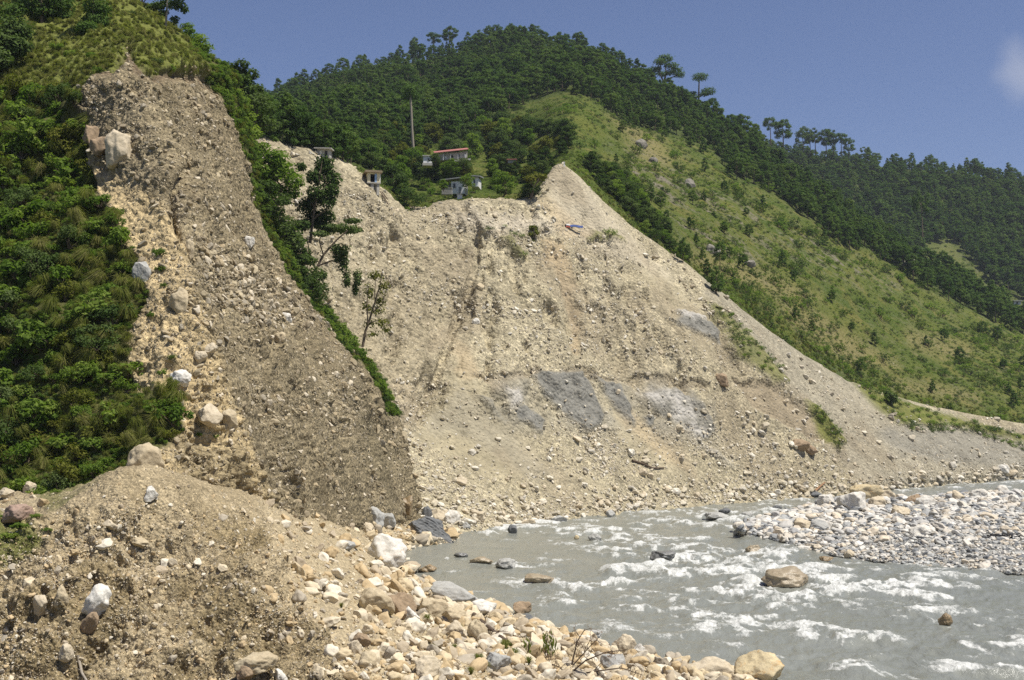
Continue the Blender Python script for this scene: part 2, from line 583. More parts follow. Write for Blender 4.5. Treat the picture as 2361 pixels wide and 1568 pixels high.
# ------------------------------------------------------------------ near cliff: overgrown slope, sandy prow, grey gravel face, green far flank
R = []
def flank(row, w, back):
    """after the last visible point: a green shoulder W pixels wide, then the hidden far side"""
    x, y, Y = row[-1]
    return row + [(x + w, y + 0.12 * w + 8, Y + 13), (x + w - 60, y + 30, Y + back)]
R.append(flank([(-300, 1230, 78), (0, 1215, 78), (150, 1225, 77), (330, 1240, 77), (590, 1330, 84), (755, 1330, 116), (955, 1290, 170)], 4, 40))
R.append(flank([(-300, 1150, 80), (0, 1140, 79), (170, 1140, 78), (360, 1120, 77.5), (590, 1170, 86), (752, 1185, 119), (945, 1165, 172)], 5, 40))
R.append(flank([(-300, 1050, 84), (0, 1045, 83), (180, 1040, 81.5), (400, 1020, 80), (566, 1050, 86), (735, 1055, 121), (922, 1070, 172)], 8, 40))
R.append(flank([(-300, 850, 91), (0, 850, 89.5), (200, 850, 87), (375, 850, 85.5), (512, 860, 88), (680, 870, 123), (858, 880, 168)], 26, 40))
R.append(flank([(-300, 650, 99), (0, 650, 97), (190, 660, 93.5), (325, 670, 91), (462, 680, 91.5), (585, 690, 124), (700, 695, 163)], 55, 40))
R.append(flank([(-300, 450, 111), (0, 450, 108), (150, 460, 104), (262, 470, 101), (425, 490, 99), (515, 500, 127), (602, 505, 158)], 42, 40))
R.append(flank([(-300, 280, 123), (0, 280, 120), (135, 290, 116), (208, 300, 110), (370, 300, 106), (455, 310, 132), (533, 312, 154)], 48, 40))
R.append(flank([(-300, 165, 134), (0, 170, 131), (110, 180, 127), (195, 185, 119), (335, 160, 115), (405, 165, 138), (478, 172, 152)], 66, 40))
R.append(flank([(-300, 60, 148), (0, 65, 146), (110, 70, 144), (205, 75, 141), (292, 92, 134), (365, 118, 145), (452, 135, 156)], 46, 40))
R.append(flank([(-300, -150, 178), (0, -130, 176), (120, -95, 173), (205, -60, 170), (285, 0, 166), (350, 35, 165), (425, 95, 166)], 14, 50))
R.append([(-300, -120, 210), (0, -100, 208), (120, -70, 205), (205, -30, 200), (285, 30, 195), (350, 60, 192), (425, 110, 190), (430, 120, 200), (400, 140, 220)])
CLIFF = Sheet(R, 3.2)
VEG_POLY = [(-900, -900), (900, -900), (620, 240), (545, 200), (500, 196), (470, 172), (430, 166), (370, 170), (322, 158), (306, 118), (292, 92), (283, 130), (262, 158), (232, 168), (205, 190), (176, 205), (190, 250),
            (208, 330), (190, 372), (214, 410), (214, 450), (262, 500), (284, 560), (322, 600), (338, 680), (300, 760), (288, 840), (300, 890), (398, 905), (424, 985),
            (385, 1030), (330, 1075), (200, 1140), (190, 1300), (-900, 1300)]
FLANK_POLY = [(478, 160), (512, 235), (540, 312), (572, 400), (606, 505), (650, 600), (704, 695), (775, 785), (832, 838), (862, 885), (905, 950), (1100, 950), (1100, 60), (478, 60)]
px, py = CLIFF.px, CLIFF.py
ncol = CLIFF.V.shape[1]
# grid columns beyond the visible crest are the flank
seg_cols = np.linspace(0, 1, ncol)
jit = 14 * fbm(CLIFF.V, 0.35, 4, 3)
veg = zone(px + jit, py + jit, VEG_POLY, 9)
c_sil = CLIFF.ctrl.shape[1]
# flank mask from the control grid itself: last two column segments
pcol = np.linalg.norm(np.diff(proj(CLIFF.ctrl), axis=1), axis=-1).mean(0)
subs = [int(np.clip(d / 3.2, 3, 170)) for d in pcol]
sil_col = sum(subs[:-2])
fl = np.zeros_like(px); fl[:, sil_col + 1:] = 1
colidx = np.arange(ncol)[None, :] + 4 * fbm(CLIFF.V, 0.5, 3, 9)
fl = sstep(sil_col - 1.5, sil_col + 1.5, colidx) * (py < 960)
veg = np.maximum(veg, fl)
SAND_POLY = [(190, 360), (260, 400), (330, 440), (405, 500), (436, 560), (446, 680), (488, 800), (545, 960), (600, 1160), (560, 1260), (330, 1260), (250, 1080), (290, 860), (330, 680), (200, 480)]
sand = zone(px + 1.5 * jit, py + jit, SAND_POLY, 22)
DAMP_POLY = [(600, 930), (640, 780), (760, 800), (830, 850), (890, 960), (945, 1180), (600, 1240), (590, 1050)]
damp = zone(px + 2 * jit, py + 2 * jit, DAMP_POLY, 40) * sstep(-0.25, 0.35, fbm(CLIFF.V * np.array([1, 1, .35]), 0.16, 4, 31))
damp = np.maximum(damp, zone(px, py, [(380, 1010), (470, 1000), (540, 1060), (560, 1170), (470, 1180), (410, 1140)], 20) * 0.55)
crest = -poly_sd(px + jit, py + jit, VEG_POLY)
soil = sstep(-34, -6, crest) * (1 - sstep(-2, 6, crest)) * (py < 260)
bare = 1 - veg
P = CLIFF.V
rough = 0.5 + sstep(-.3, .5, fbm(P, .12, 3, 71))
run = 0.6 * fbm(P * np.array([1, 1, 0.28]), 0.22, 4, 11) + 0.6 * (0.35 - np.abs(fbm(P * np.array([1, 1, 0.2]), 0.16, 3, 12)))
d = 0.8 * fbm(P, 0.08, 3, 1) + bare * (1.9 * run * (1 - 0.3 * sand) + rough * (0.85 * fbm(P, 0.5, 4, 4, 0.65) + 0.45 * fbm(P, 1.6, 3, 6, 0.7)))
d += veg * (1 - fl) * (2.4 * fbm(P, 0.16, 4, 8)) + soil * (-0.7) + veg * (py < 260) * 0.45
# dark gully running down the middle of the grey face, notch at its foot
d -= 1.6 * np.exp(-((px - (395 + 0.10 * (py - 250) + 18 * np.sin(py / 45))) / 13.0) ** 2) * sstep(180, 260, py) * (1 - sstep(470, 600, py))
d -= 2.2 * np.exp(-((px - (862 + 0.12 * (py - 1000))) / 9.0) ** 2) * sstep(930, 1010, py)
CLIFF.displace(d)
# the broken turf and roots hang over the bare face
cliff = CLIFF.build("cliff", M_CLIFF, {"sand": sand * bare, "damp": damp * bare, "soil": soil * bare * 1.0, "grass": veg, "turf": veg * sstep(235, 190, CLIFF.py + 20 * fbm(CLIFF.V, .2, 3, 5)) * (1 - fl), "smooth": np.clip(veg + 0.35 * sand, 0, 1)})
tag(cliff, kind="structure", label="steep bare gravel cliff with an overgrown left slope")
CLIFF.veg, CLIFF.bare, CLIFF.sand, CLIFF.fl, CLIFF.damp = veg, bare, sand, fl, damp

# ------------------------------------------------------------------ foreground bank and boulder slope down to the river
R = []
R.append([(-300, 1850, 46), (0, 1850, 46), (150, 1850, 46.5), (320, 1850, 47), (500, 1850, 48), (700, 1840, 49), (950, 1830, 50.5), (1400, 1800, 53), (1960, 1720, 60), (2300, 1790, 60)])
R.append([(-300, 1568, 54), (0, 1568, 54), (150, 1568, 54.5), (320, 1568, 55), (505, 1568, 56), (700, 1568, 57), (900, 1568, 58.5), (1230, 1568, 64), (1650, 1572, 74.5), (1850, 1600, 78)])
R.append([(-300, 1420, 57), (0, 1420, 57.5), (150, 1420, 58), (320, 1420, 58.5), (500, 1420, 60), (660, 1420, 62), (800, 1430, 66), (960, 1440, 76), (1215, 1442, 94.6), (1300, 1490, 100)])
R.append([(-300, 1300, 59.5), (0, 1300, 60), (150, 1285, 61.2), (320, 1290, 62.3), (490, 1290, 64), (632, 1290, 68), (730, 1290, 80), (835, 1300, 98), (965, 1335, 121.6), (1060, 1375, 124)])
R.append([(-300, 1255, 61), (0, 1240, 61.5), (130, 1165, 64.2), (300, 1080, 66), (430, 1105, 69), (600, 1170, 79), (692, 1195, 99), (795, 1225, 120), (918, 1285, 140.3), (1000, 1325, 143)])
R.append([(-300, 1175, 74), (0, 1150, 74), (130, 1140, 74), (300, 1100, 73), (430, 1115, 77), (600, 1160, 91), (720, 1188, 118), (850, 1212, 144), (948, 1262, 151), (1010, 1300, 153)])
R.append([(-300, 1140, 88), (0, 1125, 88), (130, 1120, 88), (300, 1110, 88), (450, 1120, 92), (620, 1155, 104), (745, 1182, 136), (895, 1200, 160), (1032, 1247, 158.9), (1070, 1275, 160)])
R.append([(-300, 1130, 100), (0, 1120, 100), (130, 1120, 100), (300, 1110, 104), (470, 1120, 112), (660, 1160, 135), (810, 1178, 168), (930, 1195, 178), (1062, 1227, 170.8), (1100, 1250, 172)])
BANK = Sheet(R, 3.2)
px, py, P = BANK.px, BANK.py, BANK.V
jit = 12 * fbm(P, 0.6, 4, 3)
TALUS_POLY = [(596, 1150), (640, 1240), (655, 1330), (690, 1400), (760, 1480), (800, 1580), (840, 1900), (2500, 1900), (2500, 1100), (1000, 1000)]
tal = zone(px + jit, py + jit, TALUS_POLY, 14)
zz = P[..., 2]
wet = 1 - sstep(0.12, 0.75, zz)
steep = (1 - tal) * sstep(1120, 1230, py + 2 * jit)
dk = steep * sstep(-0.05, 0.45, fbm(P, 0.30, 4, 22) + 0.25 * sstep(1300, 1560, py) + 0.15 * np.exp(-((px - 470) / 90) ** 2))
gr = zone(px + 2 * jit, py + jit, [(-300, 1190), (60, 1200), (110, 1225), (90, 1260), (40, 1290), (-300, 1330)], 14) + zone(px + jit, py + jit, [(70, 1125), (190, 1085), (240, 1090), (110, 1175)], 10) * 0.7
d = (0.9 - 0.6 * tal) * fbm(P, 0.22, 4, 1) * sstep(1085, 1180, py) + .15 * fbm(P, .3, 3, 2)
d += steep * (1.25 * fbm(P * np.array([1, 1, .45]), 0.55, 4, 4, 0.62) + 0.42 * fbm(P, 2.0, 3, 7, .65) + 0.16 * fbm(P, 5.5, 2, 8, .6)) - 0.8 * dk * sstep(0, .4, fbm(P, .9, 3, 40))
d += (1 - steep) * 0.26 * fbm(P, 1.2, 4, 12, .65) + tal * 0.16 * fbm(P, 0.8, 3, 15)
# earth flutes down the ridge between bank and boulder slope
d += 0.28 * np.exp(-((px - (660 + 0.25 * (py - 1300))) / 70) ** 2) * sstep(1230, 1340, py) * fbm(P * np.array([1, 1, .16]), 1.9, 3, 17)
BANK.displace(d)
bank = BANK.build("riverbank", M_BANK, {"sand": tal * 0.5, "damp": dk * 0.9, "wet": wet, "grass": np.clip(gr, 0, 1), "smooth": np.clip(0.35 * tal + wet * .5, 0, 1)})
tag(bank, kind="structure", label="near riverbank of sandy earth and boulders")
BANK.tal, BANK.steep, BANK.dk, BANK.gr = tal, steep, dk, gr

# ------------------------------------------------------------------ the landslide face across the bend, down to the far shore
wl_ = [(560, 1235), (680, 1235), (800, 1235), (900, 1235), (1000, 1230), (1120, 1222), (1250, 1205), (1400, 1188), (1600, 1168), (1800, 1152), (1990, 1137), (2200, 1117), (2400, 1102), (2620, 1094)]
shore = [at_z(x, y, 0.0) for x, y in wl_]
R = [[('w', p[0] + 2, p[1] - 6, -2.0) for p in shore], [('w', *p) for p in shore]]
R.append([(560, 1160, 170), (680, 1160, 170), (800, 1155, 171), (900, 1150, 173), (1000, 1150, 178), (1120, 1150, 184), (1250, 1140, 195), (1400, 1128, 207.5), (1600, 1118, 226), (1800, 1110, 244), (1985, 1107, 262), (2200, 1098, 293), (2400, 1088, 325), (2620, 1082, 343)])
R.append([(560, 1040, 176), (680, 1040, 177), (800, 1035, 179), (900, 1020, 183), (990, 1000, 191), (1100, 985, 199.5), (1240, 985, 209.5), (1400, 985, 219.5), (1600, 995, 235), (1800, 1015, 250.5), (1965, 1062, 265), (2180, 1060, 296), (2400, 1060, 329), (2620, 1058, 349)])
R.append([(560, 940, 179), (680, 940, 182), (800, 925, 186), (905, 905, 192), (1010, 885, 202), (1090, 870, 206), (1235, 868, 215.5), (1385, 866, 226), (1600, 885, 241), (1790, 935, 254), (1945, 1020, 268), (2120, 1005, 299), (2330, 1022, 333), (2620, 1040, 354)])
R.append([(560, 750, 190), (680, 750, 193), (800, 760, 198), (925, 765, 206), (1042, 730, 218), (1128, 710, 221.5), (1270, 695, 230), (1400, 695, 238), (1560, 730, 250), (1715, 800, 260), (1880, 930, 271), (2075, 965, 303), (2330, 1005, 338), (2620, 1025, 360)])
R.append([(560, 500, 205), (690, 505, 208), (812, 535, 213), (935, 575, 220), (1075, 555, 230.5), (1150, 530, 233.5), (1280, 535, 241.5), (1400, 548, 252), (1500, 605, 262), (1660, 690, 270), (1825, 840, 281), (2040, 930, 307), (2330, 990, 343), (2620, 1010, 367)])
TOP = [(540, 292, 215), (635, 322, 218), (762, 360, 222), (868, 425, 227), (948, 480, 236), (1078, 457, 242), (1225, 452, 248), (1300, 384, 258), (1430, 495, 268), (1600, 622, 278), (1785, 772, 290), (2005, 897, 312), (2330, 972, 347), (2620, 1000, 372)]
R.append(TOP)
R.append([(x, y + 10, Y + 8) for x, y, Y in TOP])
SLIDE = Sheet(R, 3.2)
px, py, P = SLIDE.px, SLIDE.py, SLIDE.V
jit = 11 * fbm(P, 0.15, 4, 3)
jit2 = 16 * fbm(P, 0.55, 4, 13)
jx, jy = px + 1.4 * jit + jit2, py + 0.9 * jit + jit2
Z = lambda poly, s=8: zone(jx, jy, poly, s)
jx0, jy0 = jx, jy
jx, jy = px + .9 * jit + .45 * jit2, py + .6 * jit + .45 * jit2
shale = np.maximum.reduce([
    Z([(1222, 872), (1262, 858), (1340, 862), (1366, 900), (1392, 955), (1388, 985), (1352, 1006), (1290, 958), (1242, 915)]),
    Z([(1368, 866), (1432, 882), (1452, 930), (1462, 985), (1412, 930)]),
    Z([(1168, 952), (1205, 938), (1250, 975), (1244, 1003), (1190, 985)], 7),
    Z([(1475, 905), (1560, 896), (1618, 930), (1646, 988), (1628, 1015), (1570, 985), (1500, 955)], 9) * 0.85,
    Z([(1552, 738), (1600, 722), (1648, 738), (1672, 790), (1600, 768)], 6),
    Z([(1686, 762), (1738, 792), (1750, 836), (1700, 798)], 6),
    Z([(1478, 960), (1500, 955), (1500, 985), (1484, 980)], 5),
    0.55 * Z([(2060, 990), (2150, 985), (2290, 1000), (2361, 1030), (2500, 1060), (2400, 1085), (2200, 1070), (2080, 1050), (2030, 1000)], 14),
    0.6 * Z([(1100, 880), (1230, 868), (1450, 872), (1610, 885), (1660, 950), (1650, 1020), (1560, 1010), (1440, 985), (1380, 1010), (1280, 990), (1180, 1000), (1110, 940)], 26) * sstep(-.35, .3, fbm(P * np.array([1, .6, .35]), .22, 4, 66)),
    0.6 * Z([(1085, 915), (1120, 925), (1180, 985), (1165, 990), (1110, 945)], 6)])
white = np.maximum.reduce([
    0.95 * Z([(1470, 905), (1530, 893), (1580, 915), (1600, 970), (1625, 1005), (1600, 1010), (1560, 975), (1525, 945)], 12) * sstep(-.35, .35, fbm(P, .35, 4, 55)),
    0.8 * Z([(1160, 908), (1192, 905), (1196, 935), (1165, 950)], 8),
    0.5 * Z([(1580, 1000), (1650, 1040), (1690, 1080), (1640, 1050)], 8),
    0.8 * Z([(1560, 722), (1610, 712), (1635, 728), (1590, 738)], 5)])
jx, jy = jx0, jy0
damp = np.maximum.reduce([
    0.7 * Z([(1060, 560), (1098, 560), (1078, 720), (1042, 830), (1002, 900), (945, 1000), (885, 1000), (900, 900), (980, 800), (1030, 680)], 12) * sstep(-.3, .3, fbm(P, .2, 4, 78)),  # not moisture: shade along the joint painted in with the darker earth colour
    0.65 * Z([(1090, 868), (1230, 855), (1330, 852), (1450, 862), (1600, 868), (1640, 890), (1590, 898), (1460, 880), (1230, 872), (1130, 890)], 5),
    0.8 * Z([(1120, 885), (1160, 880), (1170, 915), (1130, 915)], 8),
    1.0 * Z([(1690, 872), (1790, 880), (1870, 935), (1950, 1025), (1880, 1015), (1790, 965), (1730, 935)], 8),
    0.75 * Z([(860, 900), (960, 930), (1000, 890), (985, 950), (930, 1000), (890, 990)], 16),
    0.42 * sstep(1060, 1000, jx + .25 * (jy - 700)) * sstep(1010, 900, jy) * sstep(-.5, .2, fbm(P, .12, 3, 79)),  # darker tone over the whole left wall of the slide
    0.55 * sstep(0.05, 0.5, fbm(P * np.array([1, 1, .3]), 0.09, 4, 77) + .25 * sstep(1040, 900, px) * (py < 1000))])
pale = np.maximum.reduce([Z([(1060, 480), (1230, 490), (1300, 520), (1150, 520), (1040, 505)], 18) * .8,
                          Z([(1255, 400), (1330, 390), (1420, 500), (1490, 590), (1560, 640), (1430, 600), (1300, 530)], 18) * .45])
ochre = np.maximum.reduce([Z([(1260, 540), (1300, 545), (1330, 640), (1345, 800), (1330, 820), (1310, 700), (1280, 620)], 12) * .8,
                           Z([(1400, 870), (1440, 930), (1600, 1090), (1540, 1070), (1440, 980)], 10) * .5,
                           Z([(1045, 780), (1070, 790), (1120, 880), (1060, 870)], 10) * .55, 
                           Z([(1240, 460), (1290, 470), (1380, 540), (1290, 540)], 14) * .5])
scree = np.maximum.reduce([Z([(1600, 610), (1700, 680), (1850, 800), (2000, 890), (2150, 940), (2300, 980), (2500, 1010), (2500, 1090), (2000, 1130), (1930, 1040), (1850, 930), (1780, 850), (1640, 690)], 12) * .9,
                           Z([(1050, 890), (1180, 1010), (1280, 1080), (1240, 1110), (1060, 1000), (980, 1000)], 16) * .6])
grass = np.maximum.reduce([
    Z([(1960, 868), (2060, 920), (2160, 950), (2250, 975), (2330, 1005), (2500, 1020), (2500, 1045), (2361, 1030), (2270, 1000), (2180, 985), (2085, 985), (2035, 955), (1990, 910)], 8),
    Z([(1640, 700), (1665, 705), (1740, 780), (1815, 870), (1790, 880), (1700, 815)], 7) * .8,
    Z([(1865, 925), (1890, 940), (1950, 1010), (1930, 1030), (1890, 985)], 6),
    Z([(1355, 535), (1425, 540), (1430, 550), (1360, 548)], 5) * .8,
    Z([(1168, 530), (1230, 600), (1215, 605), (1160, 540)], 5) * .6])
face = sstep(1040, 900, py + 0.12 * (px - 1400)) * (1 - 0.6 * scree)
face = np.clip(face, 0, 1)
smooth = np.clip(np.maximum.reduce([shale, white, damp * 0.4, ochre * .8, grass, pale * .7,
                 Z([(1690, 872), (1790, 880), (1870, 935), (1950, 1025), (1880, 1015), (1790, 965), (1730, 935)], 8) * .9,
                 Z([(1058, 800), (1072, 800), (1120, 900), (1190, 1000), (1275, 1075), (1180, 1100), (1060, 1060), (960, 1010), (1010, 930)], 14) * .85,
                 Z([(1250, 400), (1330, 390), (1420, 500), (1490, 590), (1570, 650), (1500, 660), (1420, 560), (1330, 530), (1270, 500)], 14) * .85,
                 Z([(1380, 880), (1470, 960), (1620, 1090), (1560, 1110), (1440, 1020), (1390, 950)], 12) * .8,
                 Z([(1270, 540), (1310, 545), (1350, 830), (1300, 835)], 12) * .7,
                 Z([(1500, 620), (1640, 700), (1700, 800), (1620, 830), (1540, 740)], 18) * .6, scree * .3]), 0, 1)
run = fbm(P * np.array([1, .6, 0.22]), 0.16, 4, 11)
run2 = fbm(P * np.array([1, .5, 0.12]) + 40, 0.30, 3, 23)
rough = 0.35 + 1.1 * sstep(-.25, .5, fbm(P, .05, 3, 72))
lay = fbm(P * np.array([.15, .15, 1.4]), 0.5, 3, 19)                       # flat beds of gravel
d = 1.3 * fbm(P, 0.045, 3, 1) * sstep(0, 6, P[..., 2])
leftwall = sstep(1075, 1000, px + .25 * (py - 700)) * face
d += face * leftwall * (1.1 * fbm(P, 0.28, 4, 83, .65) + .6 * fbm(P, .9, 3, 84, .65))
d += face * (1.5 * run * (1 - .6 * shale) + 0.28 * lay + rough * (0.95 * fbm(P, 0.38, 4, 4, .65) * (1 - .6 * smooth) + 0.50 * fbm(P, 1.2, 3, 6, .7) * (1 - .7 * smooth)) - 1.9 * sstep(.05, .5, run2) * (1 - .6 * smooth))
d += (1 - face) * (0.30 * fbm(P, 0.25, 4, 14) + 0.10 * fbm(P, 1.1, 2, 15)) * sstep(0, 2, P[..., 2])
d += 1.1 * shale * (px < 1660) + shale * (0.8 * fbm(P * np.array([1, .6, .35]), 0.5, 5, 61, .65) - 0.45 * sstep(.05, .3, np.abs(fbm(P * np.array([.8, .8, .5]), .35, 3, 63))) )
d += 1.2 * np.maximum(white - shale, 0)
d -= 1.1 * Z([(1278, 540), (1305, 545), (1338, 700), (1350, 830), (1318, 832), (1300, 700)], 12)
d -= 0.8 * Z([(1090, 872), (1230, 860), (1330, 856), (1450, 866), (1610, 872), (1640, 892), (1590, 900), (1460, 884), (1230, 876), (1130, 894)], 4) * (1 - shale)
# the dark joint where the left wall meets the central face
d -= 2.0 * np.exp(-((px - np.interp(py, [480, 520, 560, 640, 720, 830, 930, 1000], [1085, 1100, 1100, 1090, 1060, 1020, 990, 960])) / 10.0) ** 2) * sstep(500, 560, py) * (1 - sstep(930, 1010, py)) * (0.7 + 0.5 * vnoise(P * .25, 5))
d -= 1.0 * Z([(1080, 525), (1130, 525), (1120, 570), (1085, 560)], 8)
d += 0.9 * grass
topm = 0.3 + 0.7 * sstep(-5, 60, py - np.interp(px, [p[0] for p in TOP], [p[1] for p in TOP]))
d = d * topm
rib = poly_sd(jx, jy, [(1690, 872), (1790, 880), (1870, 935), (1950, 1025), (1880, 1015), (1790, 965), (1730, 935)])
d -= 1.3 * (1 - sstep(-10, 4, rib))
SLIDE.displace(d)
slide = SLIDE.build("landslide_face", M_SLIDE, {"pale": pale, "ochre": ochre, "scree": scree, "damp": damp, "shale": np.clip(shale, 0, 1), "white": white, "grass": grass, "smooth": smooth})
tag(slide, kind="structure", label="wide bare landslide scar with grey shale at its foot")
SLIDE.face, SLIDE.smooth, SLIDE.grass, SLIDE.scree, SLIDE.shale = face, smooth, grass, scree, shale
top_edge = SLIDE.V[-4].copy()

# ------------------------------------------------------------------ green hill behind
TOPP = np.array([PX(*p) for p in TOP])
R = []
R.append([('w', p[0], p[1] + 1.5, p[2] - 3.0) for p in TOPP])
R.append([('w', p[0], p[1] + 2.6, p[2] + 0.35) for p in TOPP])
hx = [(540, 288, 262), (638, 312, 266), (765, 343, 270), (865, 388, 276), (952, 428, 286), (1080, 422, 292), (1222, 405, 296), (1312, 366, 288), (1450, 448, 294), (1625, 570, 304), (1815, 700, 320), (2040, 825, 350), (2350, 915, 385), (2650, 965, 420)]
R.append(hx)
R.append([(535, 290, 440), (640, 272, 440), (765, 268, 440), (870, 280, 435), (962, 295, 425), (1090, 312, 412), (1212, 282, 420), (1330, 235, 430), (1480, 335, 420), (1670, 445, 420), (1870, 560, 430), (2090, 700, 445), (2361, 815, 475), (2660, 885, 520)])
R.append([(535, 285, 600), (645, 250, 600), (770, 212, 600), (870, 195, 600), (970, 182, 600), (1100, 165, 592), (1222, 155, 580), (1348, 160, 562), (1492, 240, 540), (1690, 358, 522), (1885, 476, 512), (2108, 624, 522), (2361, 752, 560), (2660, 846, 620)])
R.append([(520, 285, 780), (650, 232, 770), (765, 180, 755), (862, 158, 742), (960, 140, 732), (1100, 108, 720), (1230, 103, 700), (1362, 130, 670), (1502, 206, 622), (1700, 322, 580), (1895, 455, 560), (2125, 612, 562), (2361, 740, 602), (2660, 836, 665)])
last = np.array([PX(*p) for p in R[-1]])
R.append([('w', p[0], p[1] + 60, p[2] - 25) for p in last])
HILL = Sheet(R, 6.0)
px, py, P = HILL.px, HILL.py, HILL.V
jit = 14 * fbm(P, 0.06, 4, 3)
FOREST_POLY = [(300, 450), (560, 440), (640, 330), (760, 372), (850, 392), (905, 350), (1000, 325), (1130, 278), (1240, 232), (1320, 208), (1352, 222), (1425, 272), (1530, 312), (1575, 318), (1640, 350), (1690, 412), (1780, 452), (1850, 505), (1960, 560), (2055, 605), (2110, 655), (2250, 722), (2380, 775), (2700, 850), (2700, -200), (300, -200)]
forest = zone(px + jit, py + jit, FOREST_POLY, 10)
HILL.forest = forest
dry = np.maximum.reduce([zone(px + 2 * jit, py + jit, q, 22) for q in (
    [(1780, 690), (1900, 720), (2020, 800), (2080, 850), (1960, 840), (1840, 760)], [(1560, 560), (1700, 600), (1900, 680), (1800, 690), (1600, 620)],
    [(2060, 870), (2240, 905), (2250, 930), (2080, 900)], [(1400, 260), (1500, 300), (1560, 380), (1480, 360)], [(2100, 760), (2240, 800), (2200, 830), (2100, 790)])])
bare = np.maximum.reduce([zone(px + 2 * jit, py + jit, q, 25) for q in (
    [(1440, 330), (1530, 370), (1700, 470), (1760, 500), (1700, 520), (1560, 470), (1460, 420)], [(1550, 500), (1700, 540), (1800, 560), (1760, 600), (1600, 560)],
    [(1780, 520), (1870, 560), (2080, 650), (2060, 680), (1850, 600)])])
HILL.dry, HILL.bare = dry, bare
flat = sstep(2, 30, HILL.V[..., 1] - np.interp(px, [p[0] for p in TOP], [p[2] for p in TOP]))
d = flat * (3.2 * fbm(P, 0.03, 4, 1) + 1.0 * fbm(P, 0.14, 4, 5)) + bare * 0.9 * fbm(P, 0.3, 4, 21)
HILL.displace(d)
hill = HILL.build("hill", M_HILL, {"forest": forest, "dry": dry, "bare": np.clip(bare + 0.25 * (px > 1400), 0, 1)})
tag(hill, kind="structure", label="green hillside with pine forest on its top")

R = []
R.append([(1300, 560, 700), (1500, 560, 690), (1700, 620, 680), (1900, 730, 665), (2100, 820, 650), (2361, 900, 640), (2800, 960, 640)])
R.append([(1300, 500, 790), (1500, 480, 780), (1700, 490, 770), (1900, 600, 750), (2100, 690, 730), (2361, 760, 710), (2800, 840, 710)])
R.append([(1300, 420, 900), (1500, 400, 890), (1700, 400, 880), (1900, 475, 850), (2100, 540, 825), (2361, 600, 810), (2800, 680, 810)])
R.append([(1300, 330, 1010), (1500, 328, 1000), (1730, 335, 985), (1870, 360, 968), (2080, 394, 950), (2361, 412, 935), (2800, 440, 930)])
last = np.array([PX(*p) for p in R[-1]])
R.append([('w', p[0], p[1] + 90, p[2] - 40) for p in last])
RIDGE = Sheet(R, 8.0)
RIDGE.displace(4 * fbm(RIDGE.V, 0.015, 4, 2))
px, py = RIDGE.px, RIDGE.py
jit = 16 * fbm(RIDGE.V, 0.04, 4, 3)
RIDGE.forest = 1 - zone(px + jit, py + jit, [(2130, 560), (2200, 560), (2240, 600), (2290, 650), (2361, 700), (2900, 760), (2900, 1100), (2200, 1100), (2100, 640)], 12)
ridge = RIDGE.build("far_ridge", M_FAR, {"forest": RIDGE.forest, "dry": np.zeros_like(px), "bare": np.full_like(px, .4)})
tag(ridge, kind="structure", label="distant pine covered ridge on the right")

# ------------------------------------------------------------------ valley floor under everything, out to the horizon
gv = np.array([(-1500, -300, -6), (1800, -300, -6), (1800, 1500, -6), (-1500, 1500, -6)])
valley = mesh_obj("valley_floor", gv, [[0, 1, 2, 3]], M_FAR)
tag(valley, kind="structure")

# ------------------------------------------------------------------ gravel bar
R = []
bx = [1700, 1800, 1950, 2100, 2361, 2750, 3100]
R.append([('w', *at_z(x, y, -0.6)) for x, y in zip(bx, (1240, 1258, 1296, 1312, 1336, 1360, 1380))])
R.append([('w', *at_z(x, y, 0.05)) for x, y in zip(bx, (1229, 1247, 1284, 1299, 1322, 1346, 1366))])
R.append([('w', *at_z(x, y, 0.55)) for x, y in zip(bx, (1224, 1228, 1250, 1262, 1285, 1305, 1325))])
R.append([('w', *at_z(x, y, 1.0)) for x, y in zip(bx, (1220, 1204, 1200, 1205, 1210, 1225, 1235))])
R.append([('w', *at_z(x, y, 1.25)) for x, y in zip(bx, (1217, 1188, 1158, 1153, 1140, 1130, 1128))])
R.append([('w', *at_z(x, y, 0.0)) for x, y in zip(bx, (1216, 1190, 1162, 1155, 1142, 1132, 1128))])
R.append([('w', *at_z(x, y, -0.8)) for x, y in zip(bx, (1214, 1188, 1160, 1153, 1140, 1130, 1126))])
BAR = Sheet(R, 3.2)
BAR.displace(0.22 * fbm(BAR.V, 0.12, 3, 2) + 0.10 * fbm(BAR.V, 0.6, 3, 5))
wet = 1 - sstep(0.02, 0.22, BAR.V[..., 2])
bar = BAR.build("gravel_bar", M_BAR, {"wet": wet, "smooth": np.zeros_like(wet)})
tag(bar, kind="structure", label="pale cobble bar in the bend of the river")

# ------------------------------------------------------------------ river: silty water in rapids, crests and foam
ROCKS = []          # (x, y, half width) of rocks that stand in the current, filled below
def river_rocks():
    for (x, y, w) in ((1165, 1306, 52), (1110, 1298, 60), (985, 1316, 45), (1250, 1344, 78), (1372, 1242, 38), (1182, 1226, 26), (1525, 1287, 66), (1815, 1345, 115), (2185, 1436, 36), (1740, 1270, 40), (1655, 1193, 58), (1790, 1171, 26), (1700, 1190, 40), (1400, 1398, 40), (1205, 1410, 55), (1050, 1290, 40)):
        p = at_z(x, y, 0.0)
        ROCKS.append((p[0], p[1], 0.5 * w * p[1] / F_PX))
river_rocks()
gx = np.concatenate([np.linspace(500, 860, 60), np.linspace(862, 2420, 660), np.linspace(2424, 3100, 90)])
gy = np.concatenate([np.linspace(1900, 1580, 60), np.linspace(1578, 1085, 330), np.linspace(1083.5, 1060, 10)])
GX, GY = np.meshgrid(gx, gy)
W = at_z(GX, GY, 0.0)
flowdir = np.stack([np.full(GX.shape, 0.55), np.full(GX.shape, -0.83)], -1)
